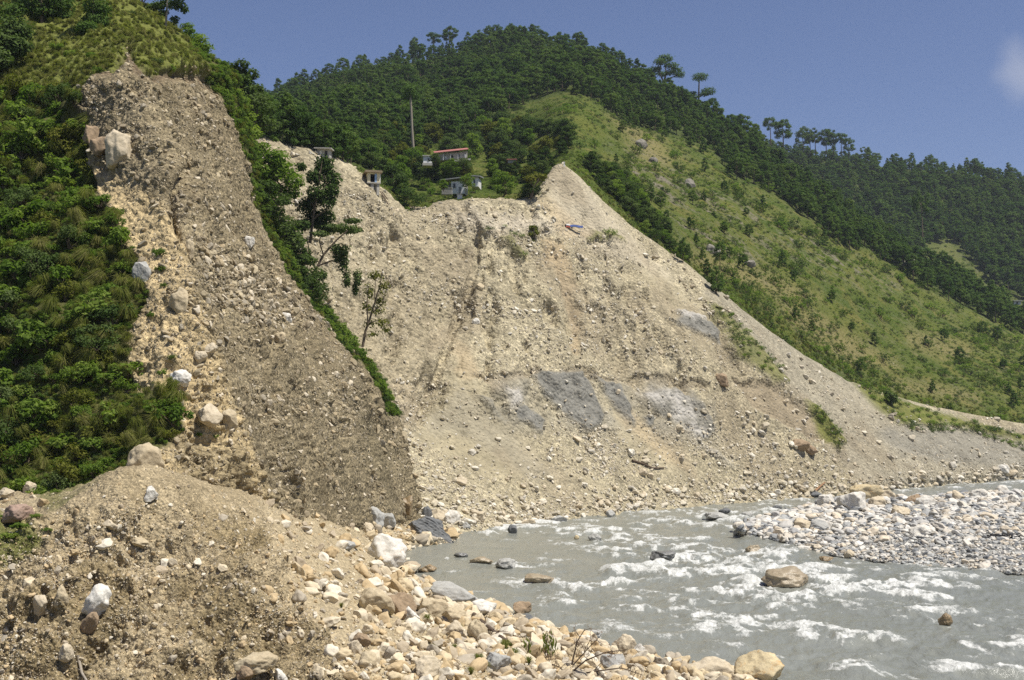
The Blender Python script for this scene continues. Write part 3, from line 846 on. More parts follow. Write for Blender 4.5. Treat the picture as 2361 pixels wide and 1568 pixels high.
q = np.stack([W[..., 0], W[..., 1] * 0.8, np.zeros(GX.shape)], -1)
warp = 1.6 * np.stack([fbm(q, 0.12, 3, 70), fbm(q, 0.12, 3, 80), np.zeros(GX.shape)], -1)
q = q + warp
JX, JY = GX + 40 * fbm(q, 0.05, 3, 90), GY + 18 * fbm(q, 0.05, 3, 91)
rap = np.maximum.reduce([
    zone(JX, JY, [(1060, 1200), (1300, 1200), (1700, 1165), (1990, 1140), (2100, 1135), (1760, 1200), (1500, 1240), (1300, 1250), (1100, 1255)], 14) * .75,
    zone(JX, JY, [(1420, 1255), (1600, 1235), (1800, 1260), (1960, 1300), (2000, 1370), (1800, 1420), (1600, 1400), (1450, 1370), (1340, 1330)], 30) * .95,
    zone(JX, JY, [(1640, 1430), (1800, 1420), (1960, 1440), (1900, 1470), (1700, 1460)], 14) * .9,
    zone(JX, JY, [(1380, 1390), (1600, 1380), (1800, 1400), (1700, 1430), (1450, 1420)], 20) * .6,
    zone(JX, JY, [(2080, 1410), (2361, 1440), (2600, 1480), (2361, 1490), (2160, 1450)], 14) * .75,
    zone(JX, JY, [(1820, 1540), (2100, 1535), (2250, 1560), (2000, 1580)], 10) * .8,
    zone(JX, JY, [(2100, 1090), (2361, 1095), (2361, 1125), (1980, 1145)], 10) * .5,
    zone(JX, JY, [(940, 1300), (1100, 1310), (1300, 1345), (1150, 1330)], 12) * .4,
    np.full(GX.shape, 0.62) * sstep(1000, 1350, GX) * sstep(1150, 1200, GY + .1 * (GX - 1200))])
calm = np.maximum(zone(JX, JY, [(900, 1250), (1300, 1255), (1420, 1290), (1300, 1300), (1000, 1290)], 20), zone(JX, JY, [(1080, 1390), (1400, 1440), (1620, 1480), (1700, 1560), (1500, 1600), (1300, 1480)], 20) * .8)
rap = rap * (1 - 0.75 * calm)
wake = np.zeros(GX.shape)
for rx, ry, rw in ROCKS:
    ax = (W[..., 0] - rx) * 0.94 + (W[..., 1] - ry) * -0.34
    ac = (W[..., 0] - rx) * 0.34 + (W[..., 1] - ry) * 0.94
    ax = ax / rw; ac = ac / rw
    wake = np.maximum(wake, np.exp(-(ac / (0.9 + 0.22 * np.maximum(ax, 0))) ** 2) * sstep(-1.7, -1.0, ax) * (1 - sstep(1.5, 6.0, ax)))
n1 = fbm(q, 0.20, 2, 40)
n2 = fbm(q * np.array([.8, 1, 1]), 0.50, 3, 45)
n3 = fbm(q, 1.5, 3, 50)
lump = fbm(q * np.array([.75, 1, 1]), 0.36, 3, 47, .55)
h = (0.16 + 0.75 * rap) * (0.25 * n1 + 0.95 * np.maximum(lump, -.25) + 0.22 * n3) + 0.22 * wake * (n3 + 0.3)
n4 = fbm(q * np.array([1, .7, 1]), 1.1, 4, 52, .65)
foam = 0.42 * rap + (0.35 + .65 * rap) * (0.45 * n1 + 1.25 * lump + 1.25 * n4) - 0.31 + 0.6 * wake * (0.6 + n4)
foam = np.clip(foam * 1.7, 0, 1.0)
h = h + (0.06 + .05 * rap) * fbm(q * np.array([.6, 1, 1]), .9, 3, 57)
W[..., 2] += h
near = sstep(0.0, 1.0, foam)
W[..., 2] += 0.10 * near * fbm(q, 3.2, 2, 60)
idx = np.arange(GX.size).reshape(GX.shape)
Fq = np.stack([idx[:-1, :-1], idx[:-1, 1:], idx[1:, 1:], idx[1:, :-1]], -1).reshape(-1, 4)
def river_material():
    t = NT("silty_water")
    co = t.coord('Object')
    body = t.mix(t.noise(co, 0.10, 4, 0.6), (0.19, 0.197, 0.165), (0.24, 0.244, 0.21))
    f = t.attr("foam")
    br = t.noise(t.coord('Object', (1.3, 0.55, 1.0)), 2.2, 8, 0.72, 1.2)
    mask = t.ramp(t.math('ADD', t.math('MULTIPLY', f, 0.78), t.math('MULTIPLY', t.math('SUBTRACT', br, 0.5), 1.9)), [(0.24, 0.0), (0.55, 0.42), (1.05, 0.92)])
    col = t.mix(mask, body, (0.70, 0.70, 0.66))
    rough = t.math('ADD', 0.24, t.math('MULTIPLY', mask, 0.6))
    wv = t.math('ADD', t.noise(t.coord('Object', (1.0, 0.35, 1.0)), 1.0, 4, 0.6, 0.6), t.math('MULTIPLY', br, 0.35))
    return t.finish(col, rough, t.bump(wv, 0.6, 0.35), 0.5)
river = mesh_obj("river", W.reshape(-1, 3), Fq, river_material(), None, True)
float_attr(river.data, "foam", foam)
tag(river, kind="structure", label="grey green silty river with white rapids")

# ------------------------------------------------------------------ stones
PAL_CLIFF = [(.32, .265, .17), (.40, .335, .22), (.28, .23, .145), (.54, .47, .35), (.25, .205, .135), (.38, .305, .19), (.31, .27, .20)]
PAL_SLIDE = [(.50, .44, .32), (.58, .52, .40), (.46, .40, .29), (.66, .61, .50), (.42, .37, .28), (.52, .44, .31), (.48, .44, .36)]
PAL_BANK = [(.54, .44, .28), (.58, .50, .36), (.46, .35, .20), (.40, .33, .23), (.64, .58, .46), (.38, .33, .25), (.58, .49, .34), (.50, .38, .22)]
PAL_BAR = [(.54, .51, .45), (.43, .42, .38), (.27, .275, .27), (.60, .57, .51), (.48, .42, .33), (.18, .185, .185), (.36, .36, .34), (.56, .51, .42)]
MS_CLIFF = mat_stone("cliff_stone", PAL_CLIFF)
MS_SLIDE = mat_stone("slide_stone", PAL_SLIDE)
MS_BANK = mat_stone("bank_stone", PAL_BANK)
MS_BAR = mat_stone("bar_stone", PAL_BAR)

_stone_me = {}
def stone_meshes(mat, angular, n=10):
    k = (mat.name, angular)
    if k not in _stone_me:
        out = []
        for i in range(n):
            V, F = stone_shape(3, 100 + i * 13 + int(angular * 50), angular, 0.30, 0.10)
            out.append(new_mesh("stone", V, F, mat, True))
        _stone_me[k] = out
    return _stone_me[k]

def stones(sheet, parent, mat, total, dens, smin, smax, alpha, sink=0.1, flat=(0.45, 0.8), keep=300, angular=0.5, tilt=0.5, bed="loose_stones", size_w=None, protos=None):
    P, N, p2 = sheet.scatter(total, dens)
    n = len(P)
    s = np.minimum(smin * rng.random(n) ** (-1 / alpha), smax * rng.uniform(.6, 1, n))
    if size_w is not None: s = np.minimum(s * size_w(p2), smax)
    r = 0.5 * s * P[:, 1] / F_PX
    sx = r * rng.uniform(0.85, 1.35, n); sy = r * rng.uniform(0.7, 1.0, n); sz = r * rng.uniform(*flat, n)
    turn = rand_turn(n, tilt)
    P = P + N * (r * (0.35 - sink))[:, None]
    me = stone_meshes(mat, angular)
    order = np.argsort(-s * ((p2[:, 0] > 0) & (p2[:, 0] < 2361) & (p2[:, 1] > 0) & (p2[:, 1] < 1568)))
    big, rest = order[:keep], order[keep:]
    objs = []
    for k, i in enumerate(big):
        o = bpy.data.objects.new("stone", me[k % len(me)])
        o.location = P[i]; o.rotation_euler = turn[i]; o.scale = (sx[i], sy[i], sz[i])
        link(o, parent); objs.append(o)
    pr = protos or [[o] for o in objs[:len(me)]]
    mass(bed, P[rest], turn[rest], np.stack([sx, sy, sz], -1)[rest], pr, parent)
    return pr

def lumpy(sheet, sc, seed, lo=-.15, hi=.4):
    lay = fbm(sheet.V * np.array([.06, .06, 1.0]), sc * 4, 3, seed + 9)
    return 0.08 + sstep(lo, hi, fbm(sheet.V, sc, 3, seed) + 0.6 * lay)

# cliff face: gravel of all sizes stands proud of the earth, a bouldery bed crosses it
bed = zone(CLIFF.px, CLIFF.py, [(470, 560), (560, 590), (690, 690), (700, 760), (600, 740), (500, 700)], 20)
stones(CLIFF, cliff, MS_CLIFF, 48000, CLIFF.bare * (0.25 + lumpy(CLIFF, .12, 61)) * (1 + 1.0 * bed) * (1 - .5 * CLIFF.sand) * (1 - .3 * CLIFF.damp), 1.7, 24, 2.2, 0.24, tilt=1.2, bed="gravel", angular=.8,
       size_w=lambda q: 1 + 0.8 * zone(q[:, 0], q[:, 1], [(470, 560), (560, 590), (690, 690), (700, 760), (600, 740), (500, 700)], 20))
# landslide face and its talus
sl_d = (1 - 0.92 * SLIDE.smooth) * (0.15 + lumpy(SLIDE, .07, 62)) * (SLIDE.V[..., 2] > 0.1)
shoreband = (SLIDE.V[..., 2] > 0.05) * (1 - sstep(1.0, 4.5, SLIDE.V[..., 2]))
lowtal = (1 - SLIDE.face) * (1 - .6 * SLIDE.scree)
pr = stones(SLIDE, slide, MS_SLIDE, 46000, sl_d * (1 + 0.7 * lowtal), 1.4, 15, 2.25, 0.18, tilt=1.0, bed="gravel", keep=150, angular=.8)
stones(SLIDE, slide, MS_SLIDE, 5200, shoreband + 0.14 * lowtal, 2.8, 22, 1.7, 0.05, tilt=0.6, bed="shore_stones", keep=150, angular=.6)
# bank in front: stones stuck in the steep earth; loose boulders on the slope to the water
stones(BANK, bank, MS_BANK, 30000, BANK.steep * (0.2 + lumpy(BANK, .5, 63)) * (1 - .25 * BANK.dk) + 0.10 * (1 - BANK.tal) * (1 - BANK.gr.clip(0, 1)), 1.8, 34, 2.35, 0.27, tilt=1.2, bed="gravel", keep=150, angular=.8)
low = (1 - sstep(0.5, 6.0, BANK.V[..., 2])) * (BANK.V[..., 2] > -0.15)
stones(BANK, bank, MS_BANK, 26000, BANK.tal * (0.22 + 1.0 * low) * (0.35 + lumpy(BANK, .35, 64)), 2.4, 46, 1.5, 0.08, tilt=1.0, bed="cobbles", keep=150, angular=.7,
       size_w=lambda q: 0.75 + 0.6 * sstep(1150, 1500, q[:, 1]))
# cobble bar
barz = BAR.V[..., 2]
bw = (barz > -0.25) * (0.5 + lumpy(BAR, .25, 65))
PAL_PALE = [(.62, .58, .50), (.54, .49, .41), (.66, .63, .56), (.58, .50, .38), (.46, .44, .40), (.36, .355, .34)]
MS_PALE = mat_stone("pale_bar_stone", PAL_PALE)
backl = sstep(1290, 1180, BAR.py + 0.05 * (BAR.px - 1900)) + sstep(1900, 1760, BAR.px)
stones(BAR, bar, MS_PALE, 1500, (barz > -.05) * (.06 + backl), 8.0, 36, 2.1, -0.1, flat=(.5, .85), tilt=0.4, bed="pale_cobbles", keep=200, angular=0.7)
stones(BAR, bar, MS_BAR, 42000, bw, 2.0, 25, 1.65, 0.0, flat=(.4, .75), tilt=0.5, bed="cobbles", keep=100, angular=0.55,
       size_w=lambda q: 0.75 + 0.85 * (1 - sstep(1150, 1260, q[:, 1])) * (1 - 0.4 * sstep(2000, 2300, q[:, 0])) + 0.35 * (1 - sstep(1750, 1900, q[:, 0])))

# ------------------------------------------------------------------ boulders one can point at
BM = {}
def boulder_mat(key, c, c2, stain=None):
    if key not in BM:
        t = NT("boulder_" + key)
        co = t.coord('Object')
        nz = t.noise(co, 1.6, 7, 0.65, 1.0)
        col = t.mix(t.ramp(nz, [(0.36, 0.0), (0.64, 1.0)]), c, c2)
        if stain: col = t.mix(t.ramp(t.noise(co, 1.1, 5, 0.6, 1.6), [(0.55, 0.0), (0.70, 0.8)]), col, stain)
        vn = t.noise(t.coord('Object', (1, 1, 3)), 3.0, 8, 0.75, 1.5)
        col = t.mix(0.7, col, t.mix(1.0, col, t.ramp(vn, [(0.3, 0.6), (0.5, 1.0), (0.7, 1.2)]), 'MULTIPLY'))
        wet = key.startswith("wet")
        BM[key] = t.finish(col, 0.35 if wet else 0.85, t.bump(t.noise(co, 5, 8, 0.72), 0.7, 0.08), 0.45 if wet else 0.15)
    return BM[key]
boulder_mat("white", (.66, .63, .56), (.55, .52, .45), (.45, .37, .28))
boulder_mat("grey", (.33, .325, .30), (.42, .41, .37))
boulder_mat("tan", (.50, .42, .28), (.42, .34, .22))
boulder_mat("cream", (.56, .48, .35), (.46, .385, .265))
boulder_mat("ochre", (.58, .48, .29), (.46, .38, .24), (.50, .27, .07))
boulder_mat("brown", (.34, .25, .16), (.26, .19, .12))
boulder_mat("crag", (.17, .155, .125), (.26, .24, .20))
boulder_mat("red", (.36, .25, .19), (.30, .22, .17))
boulder_mat("dark", (.12, .125, .125), (.18, .18, .175))
boulder_mat("wetbrown", (.20, .14, .07), (.30, .22, .12))
boulder_mat("wetgrey", (.14, .14, .13), (.22, .215, .20))
boulder_mat("wettan", (.36, .30, .20), (.28, .22, .14))

_bseed = [500]
def boulder(px, py, w, h, mat, label, where=None, name="boulder", group=None, deep=0.85, ang=0.45, yaw=None, tilt=0.0, sub=4, cat="boulder", sinkf=0.30):
    """rock whose foot stands at photograph point (px, py); w, h its size there"""
    _bseed[0] += 7
    if where is None or where == 'water':
        p = at_z(px, py, 0.0); n = np.array([0, 0, 1.0])
    else:
        p, n, dd = where.at(px, py - 0.25 * h)
    Y = p[1]
    W_, H_ = w * Y / F_PX, h * Y / F_PX
    V, F = stone_shape(sub, _bseed[0], min(1, ang + .2), 0.28, 0.11)
    V = V * np.array([W_ / 2, W_ / 2 * deep, H_ / 2 * (1 + sinkf)])
    me = new_mesh(name, V, F, BM[mat], True)
    o = link(bpy.data.objects.new(name, me))
    o.location = (p[0], p[1] + (0.25 * W_ if where in (None, 'water') else 0.0), p[2] + H_ * 0.5 * (1 - sinkf) if where in (None, 'water') else p[2] + H_ * 0.12)
    if where not in (None, 'water'):
        o.location = Vector(p) + Vector(n) * (0.12 * W_ * deep) + Vector((0, 0, 0.22 * H_ if where in (BAR, BANK) and h < w else 0))
    o.rotation_euler = (tilt * .5, tilt, random.uniform(-.5, .5) if yaw is None else yaw)
    tag(o, label, cat, group)
    return o

# along the near shore and in the water
boulder(888, 1316, 98, 66, "white", "huge white boulder at the water's edge below the near cliff", BANK, deep=.9, ang=.35, tilt=.25)
boulder(858, 1215, 56, 40, "grey", "grey banded boulder at the foot of the near cliff beside the black rock", BANK)
boulder(893, 1222, 44, 30, "grey", "smaller grey boulder wedged between banded boulder and black rock", BANK)
boulder(845, 1232, 40, 24, "cream", "flat cream boulder in front of the grey banded boulder", BANK)
boulder(800, 1268, 42, 20, "grey", "flat grey slab lying among cobbles left of the huge white boulder", BANK)
boulder(1045, 1405, 116, 46, "grey", "long flat pale grey slab on the near shore with stones around", BANK, deep=.8, ang=.7, tilt=.12)
boulder(866, 1420, 84, 54, "tan", "rounded tan boulder, left one of a touching pair on the bank", BANK, ang=.25)
boulder(918, 1425, 78, 48, "brown", "brownish boulder leaning against the rounded tan boulder", BANK, ang=.25, tilt=.45)
boulder(945, 1435, 40, 40, "white", "pale boulder showing behind the brownish leaning boulder", BANK)
boulder(1000, 1430, 70, 40, "tan", "dusty tan boulder right of the touching pair on the bank", BANK)
boulder(1040, 1445, 60, 34, "tan", "squat tan boulder below the long grey slab", BANK)
boulder(1098, 1490, 58, 52, "tan", "lumpy tan boulder with a pitted top beside the fallen trunk", BANK, ang=.2)
boulder(1050, 1475, 62, 36, "cream", "low cream boulder left of the lumpy tan boulder", BANK)
boulder(1112, 1425, 66, 34, "white", "pinkish white boulder by the wet edge near the fallen trunk", BANK)
boulder(1440, 1520, 52, 50, "cream", "cream block with yellow side on the shore right of the dry bush", BANK, ang=.6)
boulder(1470, 1525, 40, 44, "white", "tall pale stone behind the cream block on the shore", BANK)
boulder(1410, 1550, 60, 36, "grey", "grey angular boulder in front of the cream block", BANK, ang=.7)
boulder(845, 1548, 48, 56, "tan", "big tan boulder perched on the bare earth with a deep shadow", BANK, ang=.3, sinkf=.1)
boulder(820, 1508, 34, 34, "cream", "yellowish boulder resting against the big perched boulder", BANK)
boulder(832, 1492, 44, 30, "brown", "brown sunlit boulder above the perched boulder", BANK)
boulder(985, 1566, 66, 46, "cream", "smooth pale boulder near the bottom edge on the cobble slope", BANK, ang=.3)
boulder(1145, 1560, 62, 44, "grey", "dark grey rounded boulder by the green sprigs at the bottom", BANK, ang=.25)
boulder(590, 1556, 104, 40, "tan", "wide tan boulder half buried at the bottom of the earth bank", BANK, ang=.3)
boulder(560, 1568, 44, 30, "brown", "small brown boulder left of the wide half buried boulder", BANK)
boulder(650, 1575, 34, 30, "white", "white boulder right of the wide half buried boulder", BANK)
boulder(1640, 1576, 118, 54, "cream", "wide pale boulder at the bottom edge by the river", 'water', ang=.3)
boulder(1756, 1578, 116, 68, "ochre", "rounded ochre veined boulder at the bottom edge by the river", 'water', ang=.3)
boulder(1108, 1302, 56, 18, "wettan", "flat tan rock awash in the calm water near the white boulder", 'water')
boulder(1165, 1312, 48, 24, "grey", "pale grey angular rock in the stream right of the flat tan rock", 'water', ang=.7)
boulder(985, 1320, 44, 18, "wetbrown", "wet orange brown rock beside the huge white boulder", 'water')
boulder(945, 1310, 26, 14, "grey", "small grey rock touching the right side of the huge white boulder", 'water')
boulder(1062, 1285, 34, 10, "wetgrey", "low dark rock barely above the calm water", 'water')
boulder(1245, 1348, 74, 24, "wettan", "long tan wet rock in mid stream with an orange end", 'water', ang=.4)
boulder(1372, 1246, 34, 16, "grey", "pale grey flat rock in mid stream near the far shore", 'water')
boulder(1330, 1243, 12, 9, "ochre", "tiny orange rock left of the pale flat rock in mid stream", 'water', sub=3)
boulder(1182, 1230, 22, 20, "dark", "dark pointed rock splashed by white water near the far shore", 'water', ang=.8)
boulder(1530, 1292, 66, 20, "wetgrey", "dark wet rock with water pouring over it at the rapids", 'water', ang=.3)
boulder(1815, 1352, 112, 42, "wettan", "large brown and grey boulder standing in the white rapids", 'water', ang=.35)
boulder(2183, 1442, 32, 28, "wetbrown", "lone wet brown rock in foam at the right side of the river", 'water', ang=.3)
boulder(1740, 1274, 38, 17, "wettan", "low brown rock off the tip of the cobble bar", 'water')
boulder(1655, 1198, 56, 16, "grey", "flat grey rock in the current near the tip of the cobble bar", 'water', ang=.6)
boulder(1672, 1183, 28, 12, "dark", "dark rock behind the flat grey rock in the current", 'water')
boulder(1722, 1192, 30, 12, "grey", "small pale rock between the flat grey rock and the bar", 'water')
boulder(1792, 1175, 26, 10, "dark", "black low rock at the upstream side of the bar tip", 'water')
boulder(1290, 1205, 38, 16, "grey", "grey rounded rock at the far waterline below the shale", 'water')
boulder(1217, 1212, 36, 14, "cream", "cream flat rock at the far waterline", 'water')
boulder(1408, 1190, 24, 14, "grey", "grey stone block at the far waterline right of the rounded grey rock", 'water')
boulder(1882, 1146, 34, 12, "dark", "dark slab at the far waterline below the plank", 'water')
boulder(1203, 1415, 48, 26, "brown", "brown and white angular rock in shallow water near the shore", 'water', ang=.8)
boulder(1212, 1440, 40, 24, "dark", "dark rounded rock at the edge of the shallow water", 'water', ang=.2)
boulder(1150, 1415, 46, 14, "wetgrey", "low grey rock in the shallows beside the angular rock", 'water')
boulder(1362, 1472, 56, 18, "grey", "flat grey stone at the wet edge of the near shore", 'water', ang=.6)
boulder(1190, 1440, 40, 22, "cream", "cream stone at the wet edge near the dark rounded rock", BANK)
# on the bar
boulder(1990, 1164, 82, 38, "ochre", "largest tan boulder at the back of the cobble bar", BAR, ang=.35)
boulder(1966, 1188, 68, 44, "white", "white and grey boulder in front of the largest tan boulder", BAR, ang=.5)
boulder(2022, 1180, 40, 30, "cream", "cream boulder right of the white and grey boulder", BAR)
boulder(1905, 1172, 38, 28, "white", "pale block at the left of the big boulders on the bar", BAR, ang=.6)
boulder(2050, 1158, 38, 24, "cream", "round cream boulder at the back edge of the bar", BAR)
boulder(2108, 1172, 44, 26, "brown", "rusty brown boulder among white cobbles on the bar", BAR)
boulder(2140, 1175, 52, 26, "white", "broad white boulder beside the rusty brown boulder", BAR)
boulder(2208, 1162, 38, 28, "cream", "dull cream boulder upright at the back of the bar", BAR)
boulder(2255, 1152, 40, 22, "white", "white pointed boulder near the right back of the bar", BAR, ang=.7)
boulder(2078, 1195, 46, 24, "cream", "pale yellowish boulder in front of the round cream boulder", BAR)
boulder(1850, 1225, 44, 26, "cream", "cream boulder near the middle of the bar's left end", BAR)
boulder(1888, 1228, 46, 24, "grey", "grey tan boulder in the bar's left end", BAR)
boulder(1862, 1274, 54, 18, "white", "flat white wedge at the water's edge of the bar", BAR, ang=.8)
boulder(1957, 1288, 28, 18, "cream", "round pale stone at the water's edge of the bar", BAR)
boulder(1905, 1292, 32, 10, "wetbrown", "wet orange stone just off the bar", 'water')
boulder(2125, 1238, 60, 22, "white", "white flat boulder in the middle of the bar", BAR)
# stuck in or lying on the near cliff and bank
boulder(272, 372, 62, 80, "cream", "huge smooth sandstone boulder sticking out of the near cliff", CLIFF, ang=.2, sub=4)
boulder(236, 350, 58, 44, "brown", "broken brown block left of the huge smooth sandstone boulder", CLIFF, ang=.9)
boulder(215, 325, 46, 40, "brown", "dark cracked rock under the bushes above the sandstone boulder", CLIFF, ang=.9)
boulder(420, 880, 50, 32, "white", "white oval boulder on the sandy prow of the near cliff", CLIFF, ang=.2)
boulder(330, 1086, 84, 66, "tan", "big angular tan block overhanging the top of the earth bank", CLIFF, ang=.7)
boulder(483, 968, 58, 46, "cream", "cream slab in the sandy prow below the white oval boulder", CLIFF, ang=.7)
boulder(530, 985, 46, 44, "tan", "cracked tan boulder beside the cream slab on the prow", CLIFF, ang=.5)
boulder(412, 708, 50, 54, "tan", "large tan boulder with a shaded underside in the prow", CLIFF, ang=.4)
boulder(330, 640, 44, 42, "grey", "grey leaning slab among leaves at the edge of the green slope", CLIFF, ang=.6)
boulder(440, 590, 30, 44, "tan", "upright tan boulder at the corner of the grey cliff face", CLIFF, ang=.3)
boulder(654, 748, 40, 30, "white", "bright white boulder in the bouldery bed of the cliff face", CLIFF)
boulder(572, 562, 28, 24, "white", "white stone high in the bouldery bed of the cliff face", CLIFF)
boulder(640, 790, 34, 28, "tan", "tan block below the bright white boulder in the cliff face", CLIFF)
boulder(482, 812, 32, 26, "cream", "rounded cream stone in a cluster at the corner of the prow", CLIFF)
boulder(466, 832, 30, 24, "cream", "pale stone lowest of the cluster at the corner of the prow", CLIFF)
boulder(935, 1172, 28, 36, "wetbrown", "wet ochre block at the very foot of the grey cliff face", CLIFF)
boulder(222, 1415, 66, 62, "white", "large white boulder stuck in the foreground earth bank", BANK, ang=.5)
boulder(205, 1450, 36, 50, "brown", "brown oblong stone under the large white boulder", BANK, ang=.3, tilt=.5)
boulder(155, 1520, 0.1 + 34, 34, "cream", "cream stone low in the foreground earth bank", BANK)
boulder(90, 1408, 42, 42, "cream", "pale angular stone at the left of the earth bank", BANK, ang=.8)
boulder(140, 1385, 32, 42, "tan", "upright tan stone beside the pale angular stone", BANK, ang=.5)
boulder(325, 1262, 44, 20, "tan", "flat oval tan stone sticking out of the earth bank", BANK, ang=.2)
boulder(258, 1222, 36, 20, "cream", "small cream slab near the top of the earth bank", BANK)
boulder(352, 1152, 34, 30, "white", "square white block on the smooth top of the bank", BANK, ang=.9)
boulder(48, 1198, 76, 32, "red", "reddish flat slab in the grass at the left edge", BANK, ang=.8, tilt=-.2)
boulder(72, 1142, 32, 28, "cream", "upright cream block on the ledge behind the bank", BANK, ang=.7)
boulder(18, 1152, 40, 22, "cream", "pale rounded rock on the ledge at the left edge", BANK)
# on the slide
boulder(1662, 882, 42, 24, "brown", "brown oblong boulder above the pale shale on the landslide", SLIDE, ang=.5, tilt=.3)
boulder(1108, 665, 24, 16, "tan", "tan boulder in the middle of the landslide face", SLIDE)
boulder(1098, 745, 20, 14, "white", "white stone standing out on the landslide face", SLIDE)
boulder(1842, 1010 + 22, 50, 22, "brown", "brown slabs lying on the talus at the right", SLIDE, ang=.9)
boulder(1868, 1042, 36, 18, "brown", "broken brown block below the brown slabs on the talus", SLIDE, ang=.9)
boulder(2313, 1086, 30, 18, "white", "white boulder alone on the far right shore", SLIDE)
boulder(1065, 1115, 30, 18, "cream", "pale boulder low on the talus near the left", SLIDE)
boulder(1480, 1090, 24, 14, "cream", "cream boulder on the talus under the white shale", SLIDE)
for x, y, w, h, m, l in ((1008, 1198, 40, 28, "cream", "cream boulder on the far shore right behind the black rock"), (1040, 1205, 44, 30, "white", "white boulder on the far shore beside the cream one"),
                         (985, 1195, 26, 34, "dark", "upright dark slab just above the black rock"), (1105, 1200, 34, 22, "cream", "cream boulder on the far shore near the pointed rock"),
                         (1075, 1218, 24, 14, "grey", "grey stone at the waterline next to the black rock")):
    boulder(x, y, w, h, m, l, SLIDE)
# the black rock: jagged slate standing out into the river
def black_rock():
    p = at_z(990, 1252, 0.0)
    Wm, Hm = 125 * p[1] / F_PX, 58 * p[1] / F_PX
    V, F = stone_shape(4, 903, 0.9, 0.35, 0.12)
    V = V * np.array([Wm / 2, Wm * .42, Hm * .72])
    lay = V[:, 2] * 2.2 + V[:, 0] * 0.9
    V += (0.16 * np.abs(((lay * 1.3) % 1) - .5))[:, None] * np.array([1.0, -1.4, .6])
    V += 0.25 * np.stack([fbm(V + 7, 1.2, 4, 3), fbm(V + 17, 1.2, 4, 4), fbm(V + 27, 1.2, 4, 5)], -1)
    o = link(bpy.data.objects.new("rock_outcrop", new_mesh("rock_outcrop", V, F, BM["dark"], False)))
    o.location = (p[0], p[1] + 2.0, 0.75)
    o.rotation_euler = (0, 0.22, 0.2)
    tag(o, "jagged black slate rock jutting into the river below the cliff", "rock")
black_rock()

def outcrop(px, py, w, h, mat, label):
    o = boulder(px, py, w, h, mat, label, HILL, name="rock_outcrop", ang=.9, cat="rock", deep=.7, sub=4)
    return o
outcrop(1640, 588, 40, 26, "crag", "grey rounded crag in the grass below the young pines")
outcrop(1728, 618, 30, 18, "crag", "small grey crag right of the rounded crag")
outcrop(1478, 345, 32, 26, "crag", "dark broken crag high on the grassy spur")
outcrop(1590, 435, 32, 22, "crag", "grey crag on the dry part of the slope")
outcrop(1505, 380, 24, 16, "crag", "dark crag below the highest crag on the spur")
outcrop(2092, 622, 40, 26, "crag", "pale rock slab under pines at the edge of the forest")

# ------------------------------------------------------------------ foliage
ML_SHRUB = mat_leaf("shrub_leaves", [(.070, .125, .022), (.125, .195, .036), (.185, .255, .052), (.27, .31, .075)], .48, .45)
ML_DARK = mat_leaf("dark_leaves", [(.040, .070, .022), (.066, .106, .030), (.100, .140, .045), (.15, .185, .075)], .35, .5)
ML_PINE = mat_leaf("pine_needles", [(.050, .092, .026), (.080, .135, .036), (.115, .172, .046), (.16, .21, .060)], .36, .4)
ML_GRASS = mat_leaf("grass_blades", [(.12, .155, .030), (.18, .205, .048), (.25, .245, .08), (.36, .31, .15)], .5)
ML_HERB = mat_leaf("hill_herbs", [(.052, .092, .018), (.08, .125, .024), (.115, .155, .032), (.15, .165, .045)], .35)
ML_DRY = mat_leaf("dry_leaves", [(.20, .12, .07), (.28, .19, .12), (.16, .11, .06)], .25)
ML_YELLOW = mat_leaf("yellow_green_leaves", [(.09, .11, .02), (.14, .15, .03), (.18, .17, .04)], .35)
M_BARK = mat_plain("bark", (.10, .075, .05), (.17, .13, .095), 6.0, .95, .03)
M_PALEBARK = mat_plain("pale_bark", (.34, .30, .24), (.22, .185, .14), 5.0, .9, .02)
M_DEADWOOD = mat_plain("dead_wood", (.085, .06, .04), (.15, .11, .08), 8.0, .95, .02)

def leaf_quads(c, nrm, L, Wd, r, droop=0.0):
    """diamond leaves at c, facing nrm roughly"""
    n = len(c)
    nrm = nrm + r.normal(size=(n, 3)) * 0.55
    nrm /= np.linalg.norm(nrm, axis=1, keepdims=True) + 1e-9
    a = r.normal(size=(n, 3)); a[:, 2] -= droop
    a -= (a * nrm).sum(1, keepdims=True) * nrm
    a /= np.linalg.norm(a, axis=1, keepdims=True) + 1e-9
    b = np.cross(nrm, a)
    L = (L * r.uniform(.7, 1.3, n))[:, None]; Wd = (Wd * r.uniform(.7, 1.3, n))[:, None]
    V = np.stack([c - a * L / 2, c + b * Wd / 2 + a * L * .08, c + a * L / 2, c - b * Wd / 2 + a * L * .08], 1).reshape(-1, 3)
    F = np.arange(4 * n).reshape(n, 4)
    return V, F, np.repeat(r.random(n), 4)

